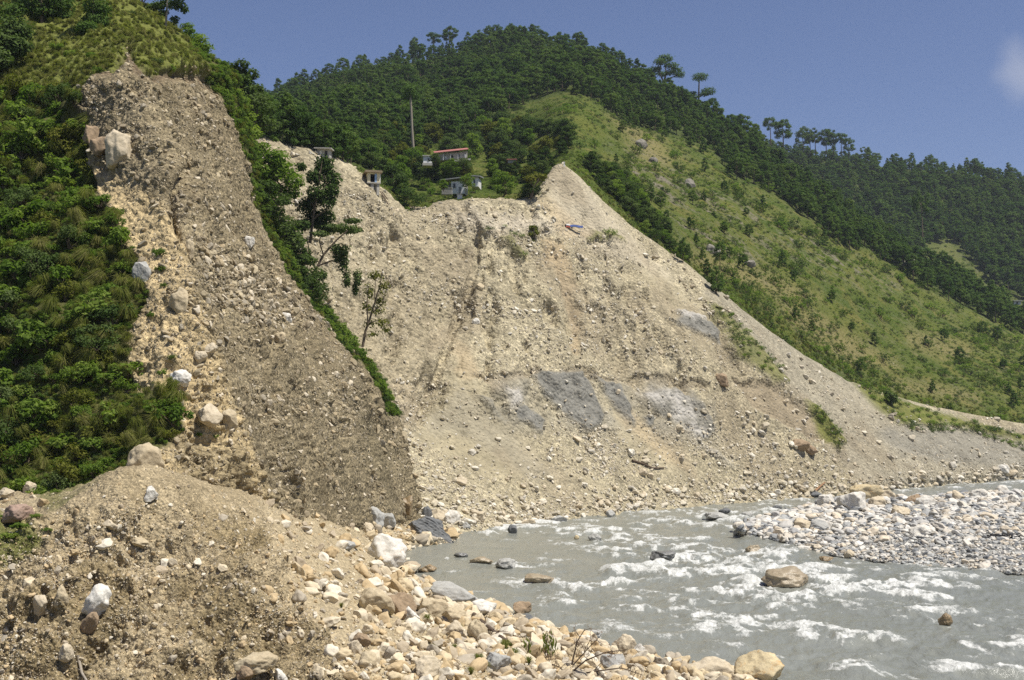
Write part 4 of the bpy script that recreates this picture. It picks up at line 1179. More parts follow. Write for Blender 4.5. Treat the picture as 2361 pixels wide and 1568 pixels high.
def leaf_mesh(name, blobs, n, L, Wd, mat, seed, droop=0.3, shell=0.35):
    """leaves spread through blobs (centre, radii); more of them near the outside"""
    r = np.random.default_rng(seed)
    B = np.array([b[0] for b in blobs], float); Rr = np.array([np.ones(3) * b[1] if np.isscalar(b[1]) else b[1] for b in blobs], float)
    wgt = Rr.prod(1) ** (2 / 3); wgt /= wgt.sum()
    k = r.choice(len(B), n, p=wgt)
    dirs = r.normal(size=(n, 3)); dirs /= np.linalg.norm(dirs, axis=1, keepdims=True)
    rad = 1 - shell * r.random(n) ** 1.5 + 0.12 * r.normal(size=n)
    c = B[k] + dirs * Rr[k] * rad[:, None]
    V, F, tone = leaf_quads(c, dirs * .8 + np.array([0, 0, .6]), L, Wd, r, droop)
    blobtone = r.random(len(B))
    tone = np.clip(0.6 * tone + 0.4 * np.repeat(blobtone[k], 4), 0, 1)
    me = new_mesh(name, V, F, mat, False)
    float_attr(me, "leaf_tone", tone)
    return me

def tube(path, radii, sides=6):
    path = np.asarray(path, float); k = len(path)
    T = np.gradient(path, axis=0); T /= np.linalg.norm(T, axis=1, keepdims=True) + 1e-9
    ref = np.array([0.31, 0.95, 0.05])
    A = np.cross(T, ref); A /= np.linalg.norm(A, axis=1, keepdims=True) + 1e-9
    Bn = np.cross(T, A)
    an = np.arange(sides) * 2 * math.pi / sides
    rr = np.asarray(radii, float)[:, None, None]
    V = path[:, None] + rr * (np.cos(an)[None, :, None] * A[:, None] + np.sin(an)[None, :, None] * Bn[:, None])
    V = V.reshape(-1, 3)
    F = []
    for i in range(k - 1):
        for j in range(sides):
            a, b = i * sides + j, i * sides + (j + 1) % sides
            F.append((a, b, b + sides, a + sides))
    return V, np.array(F)

def tubes_mesh(name, limbs, mat, sides=6):
    Vs, Fs, o = [], [], 0
    for path, radii in limbs:
        V, F = tube(path, radii, sides)
        Vs.append(V); Fs.append(F + o); o += len(V)
    return new_mesh(name, np.concatenate(Vs), np.concatenate(Fs), mat, True)

def bend(p0, p1, sag, r, n=5):
    t = np.linspace(0, 1, n)[:, None]
    p0, p1 = np.array(p0, float), np.array(p1, float)
    L = np.linalg.norm(p1 - p0)
    w = np.cumsum(r.normal(size=(n, 3)) * .05 * L, 0); w -= t * w[-1]; w[0] = 0
    return p0 + (p1 - p0) * t + np.array([0, 0, -sag * L]) * (4 * t * (1 - t)) + w

# --- kinds, all one unit high (or of unit radius)
def pine_variant(kind, seed):
    r = np.random.default_rng(seed)
    blobs, limbs = [], []
    lean = r.normal(size=2) * .02
    top = np.array([lean[0], lean[1], 1.0])
    limbs.append((np.array([[0, 0, -.08], [0, 0, .3], top * .65, top * .97]), [.020, .017, .011, .003]))
    z0 = {'cone': .16, 'round': .30, 'tall': .45, 'flat': .62}[kind]
    nb = {'cone': 26, 'round': 24, 'tall': 18, 'flat': 13}[kind]
    for i in range(nb):
        t = (i + r.random()) / nb
        z = z0 + (0.97 - z0) * t
        if kind == 'cone': rad = .23 * (1 - t) ** .75 + .025
        elif kind == 'round': rad = .24 * math.sqrt(max(0, 1 - (1.7 * t - .55) ** 2 * .8)) + .02
        elif kind == 'tall': rad = .20 * math.sin(math.pi * min(1, .15 + .85 * t)) + .03
        else: rad = .30 * math.sqrt(max(0.03, 1 - (2 * t - 1) ** 2 * .7))
        an = i * 2.4 + r.random()
        d = rad * r.uniform(.55, 1.0)
        c = np.array([math.cos(an) * d, math.sin(an) * d, z + .03 * r.normal()])
        s = (.056 + .13 * rad) * r.uniform(.7, 1.2)
        blobs.append((c, np.array([s, s, s * .85])))
        if kind in ('flat', 'tall') and i % 2 == 0:
            limbs.append((np.array([[0, 0, z - .06], c * np.array([.5, .5, 1]), c]), [.008, .005, .002]))
    n = {'cone': 1700, 'round': 1700, 'tall': 1300, 'flat': 1100}[kind]
    crown = leaf_mesh("crown", blobs, n, .082, .024, ML_PINE, seed, -0.9, .5)
    trunk = tubes_mesh("trunk", limbs, M_BARK, 5)
    return trunk, crown
PINES = {k: [pine_variant(k, 40 + 7 * i + 100 * j) for i in range(3)] for j, k in enumerate(('cone', 'round', 'tall', 'flat'))}

def broad_variant(seed, mat, spread=.32, leafn=1100, leaf=.045, z0=.22, bark=M_BARK, nb=15):
    r = np.random.default_rng(seed)
    blobs, limbs = [], []
    limbs.append((bend((0, 0, -.06), (r.normal() * .05, r.normal() * .05, .7), 0, r, 6), [.030, .025, .02, .016, .011, .006]))
    for i in range(nb):
        t = (i + .5) / nb
        z = z0 + .68 * t + .04 * r.normal()
        rad = spread * math.sqrt(max(.05, 1 - (2 * t - .85) ** 2)) * r.uniform(.45, 1.05)
        an = i * 2.4 + r.random()
        c = np.array([math.cos(an) * rad, math.sin(an) * rad, z])
        s = spread * r.uniform(.32, .52)
        blobs.append((c, np.array([s, s, s * .8])))
        limbs.append((bend((0, 0, max(.1, z - .25)), c, .05, r, 4), [.012, .009, .006, .003]))
    return tubes_mesh("trunk", limbs, bark, 5), leaf_mesh("crown", blobs, leafn, leaf, leaf * .6, mat, seed, .5, .4)
BROAD = [broad_variant(300 + i, m, s, 2300, .060, z) for i, (m, s, z) in enumerate(((ML_DARK, .33, .2), (ML_SHRUB, .36, .15), (ML_DARK, .28, .25), (ML_SHRUB, .30, .2), (ML_YELLOW, .33, .2), (ML_DARK, .40, .12)))]

def shrub_variant(seed, mat, leaf, n, flatn=.7, droop=.4, nb=9):
    r = np.random.default_rng(seed)
    blobs, limbs = [], []
    for i in range(nb):
        an = i * 2.4 + r.random(); rad = r.uniform(.15, .75)
        c = np.array([math.cos(an) * rad, math.sin(an) * rad, r.uniform(.15, .85) * flatn * (1.15 - .5 * rad)])
        s = r.uniform(.22, .40)
        blobs.append((c, np.array([s, s, s * .8])))
        limbs.append((bend((0, 0, -.15), c, -.05, r, 4), [.03, .022, .015, .007]))
    return tubes_mesh("stem", limbs, M_BARK, 4), leaf_mesh("foliage", blobs, n, leaf, leaf * .55, mat, seed, droop, .5)
SHRUB_NEAR = [shrub_variant(600 + i, m, lf, n) for i, (m, lf, n) in enumerate(((ML_SHRUB, .20, 560), (ML_DARK, .14, 760), (ML_SHRUB, .15, 760), (ML_SHRUB, .26, 340), (ML_YELLOW, .15, 600), (ML_SHRUB, .22, 420)))]
SHRUB_FAR = [shrub_variant(650 + i, m, .20, 170, .75) for i, m in enumerate((ML_HERB, ML_SHRUB, ML_DARK, ML_SHRUB, ML_DARK))]

def grass_variant(seed, n=170, droop=1.0, spread=.35):
    r = np.random.default_rng(seed)
    V, F, T = [], [], []
    for i in range(n):
        an = r.random() * 2 * math.pi
        b = np.array([math.cos(an) * r.random() * spread * .4, math.sin(an) * r.random() * spread * .4, -.05])
        d = np.array([math.cos(an), math.sin(an), 0])
        h = r.uniform(.55, 1.0)
        m = b + d * spread * r.uniform(.3, .8) + np.array([0, 0, h * .75])
        t = m + d * spread * r.uniform(.5, 1.3) + np.array([0, 0, h * .25 - droop * r.uniform(.2, .9)])
        s = np.cross(d, [0, 0, 1]) * .010
        k = len(V)
        V += [b - s, b + s, m + s, m - s, t + s * .2, t - s * .2]
        F += [(k, k + 1, k + 2, k + 3), (k + 3, k + 2, k + 4, k + 5)]
        T += [r.random()] * 6
    me = new_mesh("blades", np.array(V), np.array(F), ML_GRASS, False)
    float_attr(me, "leaf_tone", T)
    return me
GRASS = [grass_variant(700 + i, 170, .5 + .35 * i) for i in range(4)]

def plant(name, parts, loc, s, label, cat, group=None, rz=None, tilt=(0, 0)):
    """a thing (Empty at its foot) with its parts"""
    o = bpy.data.objects.new(name, None)
    o.empty_display_size = .3
    o.location = loc
    o.rotation_euler = (tilt[0], tilt[1], rng.uniform(0, 6.28) if rz is None else rz)
    o.scale = (s, s, s) if np.isscalar(s) else s
    link(o)
    tag(o, label, cat, group)
    for me in parts:
        link(bpy.data.objects.new(me.name.split('.')[0], me), o)
    return o

def thin(p2, mind):
    keep, grid = [], {}
    for i, (x, y) in enumerate(p2):
        gx_, gy_ = int(x // mind), int(y // mind)
        ok = True
        for a in (-1, 0, 1):
            for b in (-1, 0, 1):
                for j in grid.get((gx_ + a, gy_ + b), ()):
                    if (p2[j][0] - x) ** 2 + (p2[j][1] - y) ** 2 < mind * mind: ok = False
        if ok:
            keep.append(i); grid.setdefault((gx_, gy_), []).append(i)
    return np.array(keep, int)

def crownparts(o): return [c for c in o.children]

# ------------------------------------------------------------------ pine forest
LP_HILL = "dark green pine standing in the dense forest on the hill"
LP_RIDGE = "bluish green pine on the distant ridge at the right"
P, N, p2 = HILL.scatter(12000, HILL.forest)
k = thin(p2, 9)
P, p2 = P[k], p2[k]
hts = rng.uniform(5.0, 11.5, len(P)) * (0.85 + 0.5 * fbm(P, .02, 2, 8)) * (1 - 0.25 * sstep(480, 300, P[:, 1]))
P2_, N2_, p22 = RIDGE.scatter(9000, RIDGE.forest, (1500, -100))
k = thin(p22, 8.5)
P2_, p22 = P2_[k], p22[k]
hts2 = rng.uniform(6.5, 13.0, len(P2_))
inview = (p2[:, 0] > 620) & (p2[:, 0] < 2361) & (p2[:, 1] > 30)
seen_h = hts / P[:, 1] * inview
order = np.argsort(-seen_h)
things, rest = order[:215], order[215:]
kinds = ('cone', 'round', 'round', 'cone', 'tall')
proto = []
for n_, i in enumerate(things):
    kd = kinds[n_ % 5]
    tr, cr = PINES[kd][(n_ // 5) % 3]
    o = plant("pine_tree", (tr, cr), P[i], (hts[i] * rng.uniform(1.0, 1.5), hts[i] * rng.uniform(1.0, 1.5), hts[i]), LP_HILL, "pine tree", "pines of the forest on the hill")
    if n_ < 13 and kd != 'tall': proto.append(crownparts(o))
def forest_mass(name, P, h, protos, label):
    n = len(P)
    turn = np.stack([rng.normal(0, .03, n), rng.normal(0, .03, n), rng.uniform(0, 6.28, n)], -1)
    w = h * rng.uniform(1.0, 1.6, n)
    return mass(name, P, turn, np.stack([w, w, h], -1), protos, None, label, "pine forest")
forest_mass("pine_forest", P[rest], hts[rest], proto, "dense pine forest covering the upper hill")
order2 = np.argsort(-p22[:, 1] * (p22[:, 0] < 2361) * (p22[:, 1] < 700))
for n_, i in enumerate(order2[:30]):
    tr, cr = PINES[kinds[n_ % 5]][n_ % 3]
    plant("pine_tree", (tr, cr), P2_[i], hts2[i], LP_RIDGE, "pine tree", "pines of the distant ridge")
forest_mass("distant_pine_forest", P2_[order2[30:]], hts2[order2[30:]], proto, "pine forest covering the distant ridge")

def skyline_tree(px, py_base, h_px, sheet, kind, label, w=1.0, Y=None, seed=0, name="pine_tree", cat="pine tree"):
    if Y is None:
        p, n, d = sheet.at(px, py_base); Y = p[1]
    p = PX(px, py_base, Y)
    h = h_px * Y / F_PX
    tr, cr = PINES[kind][seed % 3]
    return plant(name, (tr, cr), p, (h * w, h * w, h), label, cat)
skyline_tree(955, 128, 44, HILL, 'round', "slender pine rising above the left shoulder of the hilltop", 1.0, 735)
skyline_tree(1000, 122, 46, HILL, 'flat', "flat crowned pine between two taller pines on the left shoulder", 1.5, 732, 1)
skyline_tree(1036, 112, 54, HILL, 'tall', "tallest round pine at the left of the hilltop", 1.5, 728, 2)
skyline_tree(1740, 322, 38, RIDGE, 'round', "low round pine at the left end of the right skyline group", 1.3, 600, 1)
skyline_tree(1777, 330, 60, RIDGE, 'flat', "flat topped pine with bare trunk on the right skyline", 1.0, 700)
skyline_tree(1806, 335, 62, RIDGE, 'round', "broad dense pine beside the flat topped pine on the skyline", 1.3, 705, 2)
for i, (x, y, h, kd) in enumerate(((1852, 348, 58, 'round'), (1880, 352, 54, 'tall'), (1905, 350, 56, 'round'), (1922, 356, 54, 'tall'), (1940, 356, 50, 'flat'), (1957, 362, 46, 'round'), (1868, 350, 50, 'tall'))):
    skyline_tree(x, y, h, RIDGE, kd, ("first", "third", "fourth", "fifth", "sixth", "last", "second")[i] + " pine of the tall clump on the right skyline, from the left", 1.1, 900, i)
skyline_tree(1995, 368, 30, RIDGE, 'flat', "small umbrella pine alone on the right skyline", 1.2, 940, 1)
skyline_tree(2230, 410, 46, RIDGE, 'cone', "left pine of a pair above the far right ridge", 1.0, 930)
skyline_tree(2248, 412, 48, RIDGE, 'round', "right pine of a pair above the far right ridge", 1.0, 930, 1)
skyline_tree(2266, 410, 36, RIDGE, 'cone', "pointed pine right of the pair on the far ridge", 1.0, 932, 2)
skyline_tree(2127, 540, 95, HILL, 'flat', "tall pine with bare trunk in front of the distant ridge", .75, 560, 2)
skyline_tree(500 + 109, 292, 62, HILL, 'flat', "small thin trunked pine right of the near cliff's top bushes", .9, 300, 1)

def special_pine(name, px, py, Y, hpx, limbs_px, blobs_px, label, mat=ML_PINE, bark=M_BARK, nleaf=900, leaf=.55, cat="pine tree", seed=1, leafw=.35, droop=-.5, thick=1.0, shell=.6):
    """a tree measured from the photograph: limbs and leaf clumps in photograph pixels from its foot"""
    p0 = PX(px, py, Y)
    s = Y / F_PX
    r = np.random.default_rng(seed)
    limbs, blobs = [], []
    for pts, w0, w1 in limbs_px:
        dep = r.normal() * .25
        q = np.array([[(x - px) * s, dep * (py - y) * s * .4, (py - y) * s] for x, y in pts])
        limbs.append((q, np.linspace(w0, w1, len(q)) * s * thick))
    for x, y, w, h in blobs_px:
        blobs.append((np.array([(x - px) * s, r.normal() * w * s * .35, (py - y) * s]), np.array([w / 2 * s, w / 2 * s, h / 2 * s])))
    tr = tubes_mesh("trunk", limbs, bark, 6)
    cr = leaf_mesh("crown", blobs, int(nleaf * 1.9), leaf * 1.25, leaf * 1.25 * leafw * 1.35, mat, seed, droop, shell)
    return plant(name, (tr, cr), p0, 1.0, label, cat, None, 0.0)

special_pine("pine_tree", 1530, 205, 610, 80, [([(1530, 210), (1532, 185), (1538, 165), (1535, 145)], 3.2, 1.2), ([(1530, 190), (1520, 170), (1522, 150)], 2, .8), ([(1532, 192), (1548, 178), (1565, 172)], 2, .8), ([(1535, 165), (1552, 155)], 1.4, .6), ([(1522, 165), (1505, 165)], 1.4, .6)],
             [(1535, 133, 38, 16), (1518, 147, 34, 14), (1548, 150, 36, 16), (1502, 165, 34, 20), (1530, 160, 30, 14), (1562, 160, 30, 14), (1566, 172, 30, 14), (1545, 167, 24, 12), (1515, 158, 24, 12)],
             "biggest spreading pine alone on the right shoulder of the hill", nleaf=1500, leaf=.8, seed=3)
special_pine("pine_tree", 1611, 248, 590, 80, [([(1611, 252), (1611, 215), (1612, 185)], 2.4, 1.4), ([(1611, 225), (1628, 212)], 1.4, .6), ([(1613, 232), (1632, 240)], 1.4, .6), ([(1611, 218), (1598, 217)], 1, .5)],
             [(1611, 182, 40, 18), (1634, 209, 36, 18), (1622, 218, 26, 10), (1632, 238, 26, 14), (1594, 217, 24, 7)],
             "tiered pine with separate leaf clumps on the right shoulder of the hill", nleaf=1000, leaf=.7, seed=4)
special_pine("pine_tree", 953, 338, 330, 150, [([(953, 345), (950, 300), (948, 250), (945, 205)], 3.6, 2.4)], [(944, 208, 36, 24), (938, 222, 30, 14), (956, 218, 26, 14)],
             "pine with a very tall bare pale trunk above the village", bark=M_PALEBARK, nleaf=500, leaf=.5, seed=5)
special_pine("pine_tree", 632 + 136, 420, 330, 100, [([(768, 425), (765, 380), (762, 340)], 2.4, 1.6)], [(762, 335, 34, 30), (770, 350, 26, 16)], "pine with a thin bare trunk behind the hut on the spur", nleaf=400, leaf=.5, seed=15)

# young pines and trees on the open slope
P, N, p2 = HILL.scatter(700, (1 - HILL.forest) * (HILL.px > 1330) * (0.3 + sstep(0, .4, fbm(HILL.V, .03, 2, 33))), (1300, 200))
k = thin(p2, 26)[:60]
for n_, i in enumerate(k):
    h = rng.uniform(22, 40) * P[i, 1] / F_PX
    tr, cr = PINES[('cone', 'round')[n_ % 2]][n_ % 3]
    plant("young_pine", (tr, cr), P[i], (h * 1.2, h * 1.2, h), "young pine scattered on the open grassy slope", "pine tree", "young pines on the open slope")
skyline_tree(2188, 940, 36, HILL, 'round', "dark lone conifer on the grass beside the scree path", 1.5, 372, 0, "conifer", "conifer")
skyline_tree(1652, 712, 92, HILL, 'tall', "thin pine standing at the lower edge of the scree strip", .9, 272, 1)
skyline_tree(1660, 600 + 18, 62, HILL, 'round', "small pine at the cliff edge near the grey crag", .9, 282, 2)
skyline_tree(1575, 612, 62, HILL, 'tall', "twin stemmed pine beside the bare slide edge", .9, 275, 0)

# ------------------------------------------------------------------ shrubs and herbs on the open hill
hd = (1 - HILL.forest) * (1 - .75 * HILL.dry) * (HILL.py < 1000)
clump = sstep(-.05, .35, fbm(HILL.V, .05, 3, 34))
P, N, p2 = HILL.scatter(11000, hd * (0.10 + 1.2 * clump + 1.6 * zone(HILL.px, HILL.py, [(1560, 600), (1760, 630), (1900, 770), (2060, 880), (2000, 890), (1900, 830), (1750, 720), (1620, 640)], 20) + .8 * zone(HILL.px, HILL.py, [(2150, 780), (2361, 840), (2361, 920), (2200, 880)], 30)), (600, 150))
k = thin(p2, 5.5)
P, p2 = P[k], p2[k]
rad = np.minimum(5.0 * rng.random(len(P)) ** (-1 / 2.4), 22) * P[:, 1] / F_PX
inv = (p2[:, 0] < 2361) & (p2[:, 0] > 640)
order = np.argsort(-rad / P[:, 1] * inv)
proto_s = []
for n_, i in enumerate(order[:150]):
    st, fo = SHRUB_FAR[n_ % 5]
    o = plant("shrub", (st, fo), P[i], (rad[i], rad[i], rad[i] * rng.uniform(.8, 1.3)), "rounded green shrub on the open grassy hillside", "shrub", "shrubs on the open grassy hillside")
    if n_ < 5: proto_s.append(crownparts(o))
i = order[150:]
sz = rad[i]
mass("hill_shrubs", P[i], np.stack([np.zeros(len(i)), np.zeros(len(i)), rng.uniform(0, 6.28, len(i))], -1), np.stack([sz, sz, sz * rng.uniform(.7, 1.2, len(i))], -1), proto_s, None, "low bushes covering the open hillside", "bushes")
# herbs: low leafy tufts over all the open grass
P, N, p2 = HILL.scatter(16000, (1 - HILL.forest) * (1 - .6 * HILL.bare), (600, 150))
sz = rng.uniform(1.2, 3.0, len(P)) * P[:, 1] / F_PX
mass("hill_herbs", P, np.stack([np.zeros(len(P)), np.zeros(len(P)), rng.uniform(0, 6.28, len(P))], -1), np.stack([sz * 1.3, sz * 1.3, sz * .7], -1), [proto_s[0], proto_s[1], proto_s[3]], None, "herbs and grass of the open hillside", "herbs")
P, N, p2 = RIDGE.scatter(900, 1 - RIDGE.forest, (2000, 400))
sz = rng.uniform(2.0, 6.0, len(P)) * P[:, 1] / F_PX
mass("ridge_shrubs", P, np.stack([np.zeros(len(P)), np.zeros(len(P)), rng.uniform(0, 6.28, len(P))], -1), np.stack([sz, sz, sz * .9], -1), proto_s, None, "bushes on the clearing of the distant ridge", "bushes")

# grass fringe hanging over the brink of the slide
edge_d = HILL.V[..., 1] - np.interp(HILL.px, [p[0] for p in TOP], [p[2] for p in TOP])
P, N, p2 = HILL.scatter(1500, ((edge_d > 1.0) & (edge_d < 9)) * 1.0, (600, 200))
sz = rng.uniform(4, 9, len(P)) * P[:, 1] / F_PX
FRINGE = (P, sz)
# ------------------------------------------------------------------ broadleaf trees: the village bench, the slide's edge
def in_poly(poly, n, sheet, mind):
    P, N, p2 = sheet.scatter(n, (poly_sd(sheet.px, sheet.py, poly) < 0) * 1.0)
    k = thin(p2, mind)
    return P[k], p2[k]
HOUSE_KEEP = [(1040, 428, 74), (1030, 372, 75), (865, 425, 34), (1060, 452, 22), (1090, 425, 42)]
def clear_of_houses(p2, h):
    ok = np.ones(len(p2), bool)
    for x, y, w in HOUSE_KEEP:
        # a crown that would stand in front of a house
        ok &= ~((np.abs(p2[:, 0] - x) < w * .75) & (p2[:, 1] > y - 2) & (p2[:, 1] < y + h * .8))
    return ok
P, p2 = in_poly([(880, 330), (1010, 330), (1130, 300), (1250, 300), (1330, 330), (1300, 372), (1235, 440), (1120, 438), (1000, 430), (900, 440), (850, 400), (840, 350)], 900, HILL, 15)
ok = clear_of_houses(p2, 40)
P, p2 = P[ok], p2[ok]
for n_, i in enumerate(range(min(len(P), 75))):
    h = rng.uniform(34, 62) * P[i, 1] / F_PX
    tr, cr = BROAD[(n_ * 5 + n_ // 3) % 6]
    plant("broadleaf_tree", (tr, cr), P[i] - np.array([0, 0, .1 * h]), (h * 1.25, h * 1.25, h), "leafy tree among the village gardens above the slide", "tree", "trees around the village houses")
_o1 = "first second third fourth fifth sixth seventh eighth ninth tenth eleventh twelfth thirteenth fourteenth fifteenth sixteenth seventeenth eighteenth nineteenth".split()
ORD = _o1 + ["twentieth"] + ["twenty-" + w_ for w_ in _o1[:9]] + ["thirtieth"] + ["thirty-" + w_ for w_ in _o1[:9]] + ["fortieth"]
P, p2 = in_poly([(1325, 378), (1360, 372), (1450, 428), (1530, 530), (1580, 605), (1530, 585), (1450, 505), (1380, 430)], 500, HILL, 13)
_top = np.argsort(p2[:40, 1])
for n_, i in enumerate(_top):
    h = rng.uniform(30, 52) * P[i, 1] / F_PX
    tr, cr = BROAD[(0, 2, 5, 1)[n_ % 4]]
    plant("broadleaf_tree", (tr, cr), P[i] - np.array([0, 0, .1 * h]), (h * 1.3, h * 1.3, h), ("%s dark leafy tree from the top along the right edge of the slide scar" % ORD[n_]), "tree", "trees along the right edge of the slide")

def tree_at(px, py_base, hpx, Y, var, label, w=1.0, name="broadleaf_tree", cat="tree", group=None):
    p = PX(px, py_base, Y)
    h = hpx * Y / F_PX
    tr, cr = BROAD[var]
    return plant(name, (tr, cr), p, (h * w, h * w, h), label, cat, group)
tree_at(905, 462, 95, 243, 0, "large dark tree beside the yellow house on the edge", 1.0)
tree_at(938, 482, 60, 238, 5, "bushy grey green tree overhanging the slide edge", 1.4)
tree_at(925, 440, 80, 262, 3, "lighter green tree behind the overhanging bush", 1.0)
tree_at(885, 430, 62, 258, 2, "dark rounded tree behind the yellow house", 1.2)
tree_at(855, 395, 50, 262, 0, "dark tree uphill of the yellow house", 1.3)
tree_at(700, 330, 44, 275, 4, "yellow green tree at the top of the left spur", 1.5)
tree_at(752, 350, 52, 262, 2, "dark tree behind the small hut on the spur", 1.2)
tree_at(1160, 450, 60, 252, 1, "green tree below the white house terrace", 1.2)
tree_at(1222, 455, 40, 249, 5, "low dark bush at the right end of the terrace", 1.7)
tree_at(1250, 400, 34, 262, 0, "dark bush on the brink left of the scar's top", 1.4)
tree_at(1274, 387, 20, 262, 2, "round dark shrub standing on the scar's highest brink", 1.4)
special_pine("broadleaf_tree", 1228, 452, 247, 60, [([(1225, 456), (1230, 435), (1238, 420), (1244, 408)], 3, 1.0), ([(1232, 432), (1222, 418)], 1.5, .7), ([(1238, 422), (1250, 414)], 1.3, .6)], [(1240, 402, 44, 18), (1222, 412, 28, 16), (1252, 408, 22, 12)],
             "leaning open tree with a bare trunk at the slide brink", ML_YELLOW, M_BARK, 380, .45, "tree", 21, .5)

# ------------------------------------------------------------------ green shoulder behind the near cliff
CL = "tree"
flank = [(452, 128, 62, 163, 1, "leafy tree on the near cliff's top corner"), (425, 96, 50, 168, 3, "bush on the skyline above the near cliff"), (510, 190, 70, 170, 0, "dark tree first below the cliff's top corner"),
         (552, 225, 92, 171, 2, "tall dark tree standing out against the sky beside the cliff"), (575, 262, 78, 170, 5, "dark bushy tree right of the tall dark tree"), (530, 250, 60, 165, 1, "green shrubby tree hugging the cliff edge near the top"),
         (560, 330, 84, 167, 3, "bright green tree halfway up the cliff edge"), (590, 400, 100, 168, 1, "large light green tree leaning out over the slide"), (628, 430, 92, 169, 3, "rightmost bulging tree of the upper cliff edge"),
         (606, 470, 76, 164, 0, "dark tree under the bulging tree"), (640, 540, 76, 168, 5, "low dark tree at the middle of the cliff edge"), (668, 590, 74, 170, 2, "dark tree above the hanging vines"),
         (690, 640, 76, 169, 0, "dark spreading tree left of the bare limbed tree"), (712, 668, 56, 168, 5, "dense dark bush below the bare limbed tree")]
for x, y, h, Y, v, l in flank:
    tree_at(x + 6, y + h * .55, h * 1.4, Y, v, l, 1.25)
tree_at(1078, 432, 34, 246, 1, "tree standing between the two wings of the white house", 1.3)
tree_at(1003, 380, 30, 280, 0, "dark tree between the white block and the pink roofed house", 1.3)
tree_at(1040, 396, 32, 276, 1, "leafy tree in front of the pink roofed house, near its middle", 1.6)
tree_at(1068, 390, 30, 278, 5, "dark tree in front of the pink roofed house's right end", 1.6)
tree_at(1022, 440, 26, 247, 3, "bush beside the grey retaining wall", 1.5)
for x, y, h, v, l in ((735, 730, 52, 1, "bright green shrub at the cliff edge above the slender tree"), (765, 765, 56, 3, "yellowish green shrub on the lower cliff edge"), (792, 792, 50, 1, "green shrub beside the slender tree's foot"),
                      (818, 815, 40, 3, "small green shrub low on the cliff edge"), (846, 850, 34, 1, "grassy green shrub near the edge's lower end"), (878, 893, 42, 0, "lowest dark green bush hanging on the cliff edge")):
    p, n, d_ = CLIFF.at(x, y)
    Y = 170
    st, fo = SHRUB_NEAR[(0, 2, 4, 2)[v % 4]]
    r_ = h * .8 * Y / F_PX
    plant("shrub", (st, fo), PX(x, y + 10, Y), (r_, r_, r_ * 1.1), l, "shrub")
special_pine("broadleaf_tree", 720, 520, 172, 190, [([(715, 560), (722, 500), (732, 440), (742, 370)], 4, 1.2), ([(725, 480), (705, 440)], 2, .8), ([(735, 430), (765, 400)], 2, .8), ([(722, 505), (758, 480)], 2, .8)],
             [(745, 375, 46, 44), (725, 405, 44, 40), (762, 410, 44, 50), (735, 445, 62, 46), (705, 470, 50, 40), (760, 460, 42, 44), (722, 500, 60, 40), (748, 495, 46, 36), (700, 520, 40, 26), (692, 380, 26, 18), (685, 420, 24, 16), (770, 440, 30, 30), (752, 525, 24, 30)],
             "tall drooping grey green tree in front of the slide", ML_DARK, M_BARK, 2600, .42, "tree", 31, .4, 1.2)
special_pine("broadleaf_tree", 722, 650, 172, 150, [([(715, 668), (728, 620), (745, 585), (775, 550), (800, 528)], 4.5, 1.3), ([(728, 622), (712, 580), (705, 545)], 2.4, 1), ([(745, 586), (735, 555), (745, 525)], 2, .8), ([(732, 612), (765, 600), (790, 610)], 2.4, 1), ([(758, 570), (790, 560)], 1.6, .7), ([(715, 600), (695, 570)], 1.6, .7)],
             [(790, 520, 76, 20), (755, 522, 60, 16), (815, 512, 40, 12), (740, 540, 40, 12), (785, 575, 44, 24), (792, 600, 26, 50), (798, 640, 20, 50), (778, 590, 24, 30), (826, 640, 22, 40), (820, 665, 16, 34)],
             "bare limbed tree with a flat leaf layer and hanging vines", ML_DARK, M_BARK, 1500, .36, "tree", 32, .45, .8)
special_pine("broadleaf_tree", 838, 795, 178, 180, [([(836, 800), (842, 765), (852, 735), (862, 700), (875, 655), (880, 625)], 3.6, .9), ([(848, 748), (846, 700), (850, 660)], 2, .7), ([(856, 722), (880, 700), (890, 660)], 2, .7), ([(850, 745), (880, 735)], 1.6, .8), ([(864, 690), (868, 640)], 1.2, .6)],
             [(862, 632, 46, 22), (885, 660, 30, 40), (850, 670, 30, 40), (872, 690, 40, 30), (845, 705, 34, 24), (880, 745, 40, 26), (892, 762, 26, 22), (850, 745, 34, 20), (862, 770, 30, 16), (870, 715, 40, 20)],
             "slender thin leaved tree growing from the cliff edge", ML_YELLOW, M_BARK, 620, .34, "tree", 33, .4, .5, 1.0, .9)

# ------------------------------------------------------------------ overgrown slope at the left
vg = CLIFF.veg * (1 - CLIFF.fl) * (CLIFF.px < 470)
lowv = vg * (CLIFF.py > 215)
thinv = 1 - .72 * zone(CLIFF.px, CLIFF.py, [(215, 480), (330, 560), (360, 700), (320, 800), (430, 900), (440, 1000), (330, 1100), (120, 1140), (60, 1000), (150, 800), (180, 600)], 40) * sstep(-.25, .3, fbm(CLIFF.V, .3, 3, 91))
P, N, p2 = CLIFF.scatter(2600, lowv * thinv)
k = thin(p2, 23)
inv = (p2[k, 0] > -20) & (p2[k, 1] > 180)
kk = k[inv][:150]
near_proto = []
for n_, i in enumerate(kk):
    st, fo = SHRUB_NEAR[(n_ * 7) % 6]
    r_ = rng.uniform(26, 58) * P[i, 1] / F_PX
    o = plant("leafy_shrub", (st, fo), P[i] + N[i] * .2 * r_, (r_, r_, r_ * rng.uniform(.8, 1.15)), "leafy shrub on the overgrown slope left of the near cliff", "shrub", "shrubs of the overgrown left slope", tilt=(rng.uniform(0, .5), 0))
    if n_ < 6: near_proto.append(crownparts(o))
i = k[~inv]
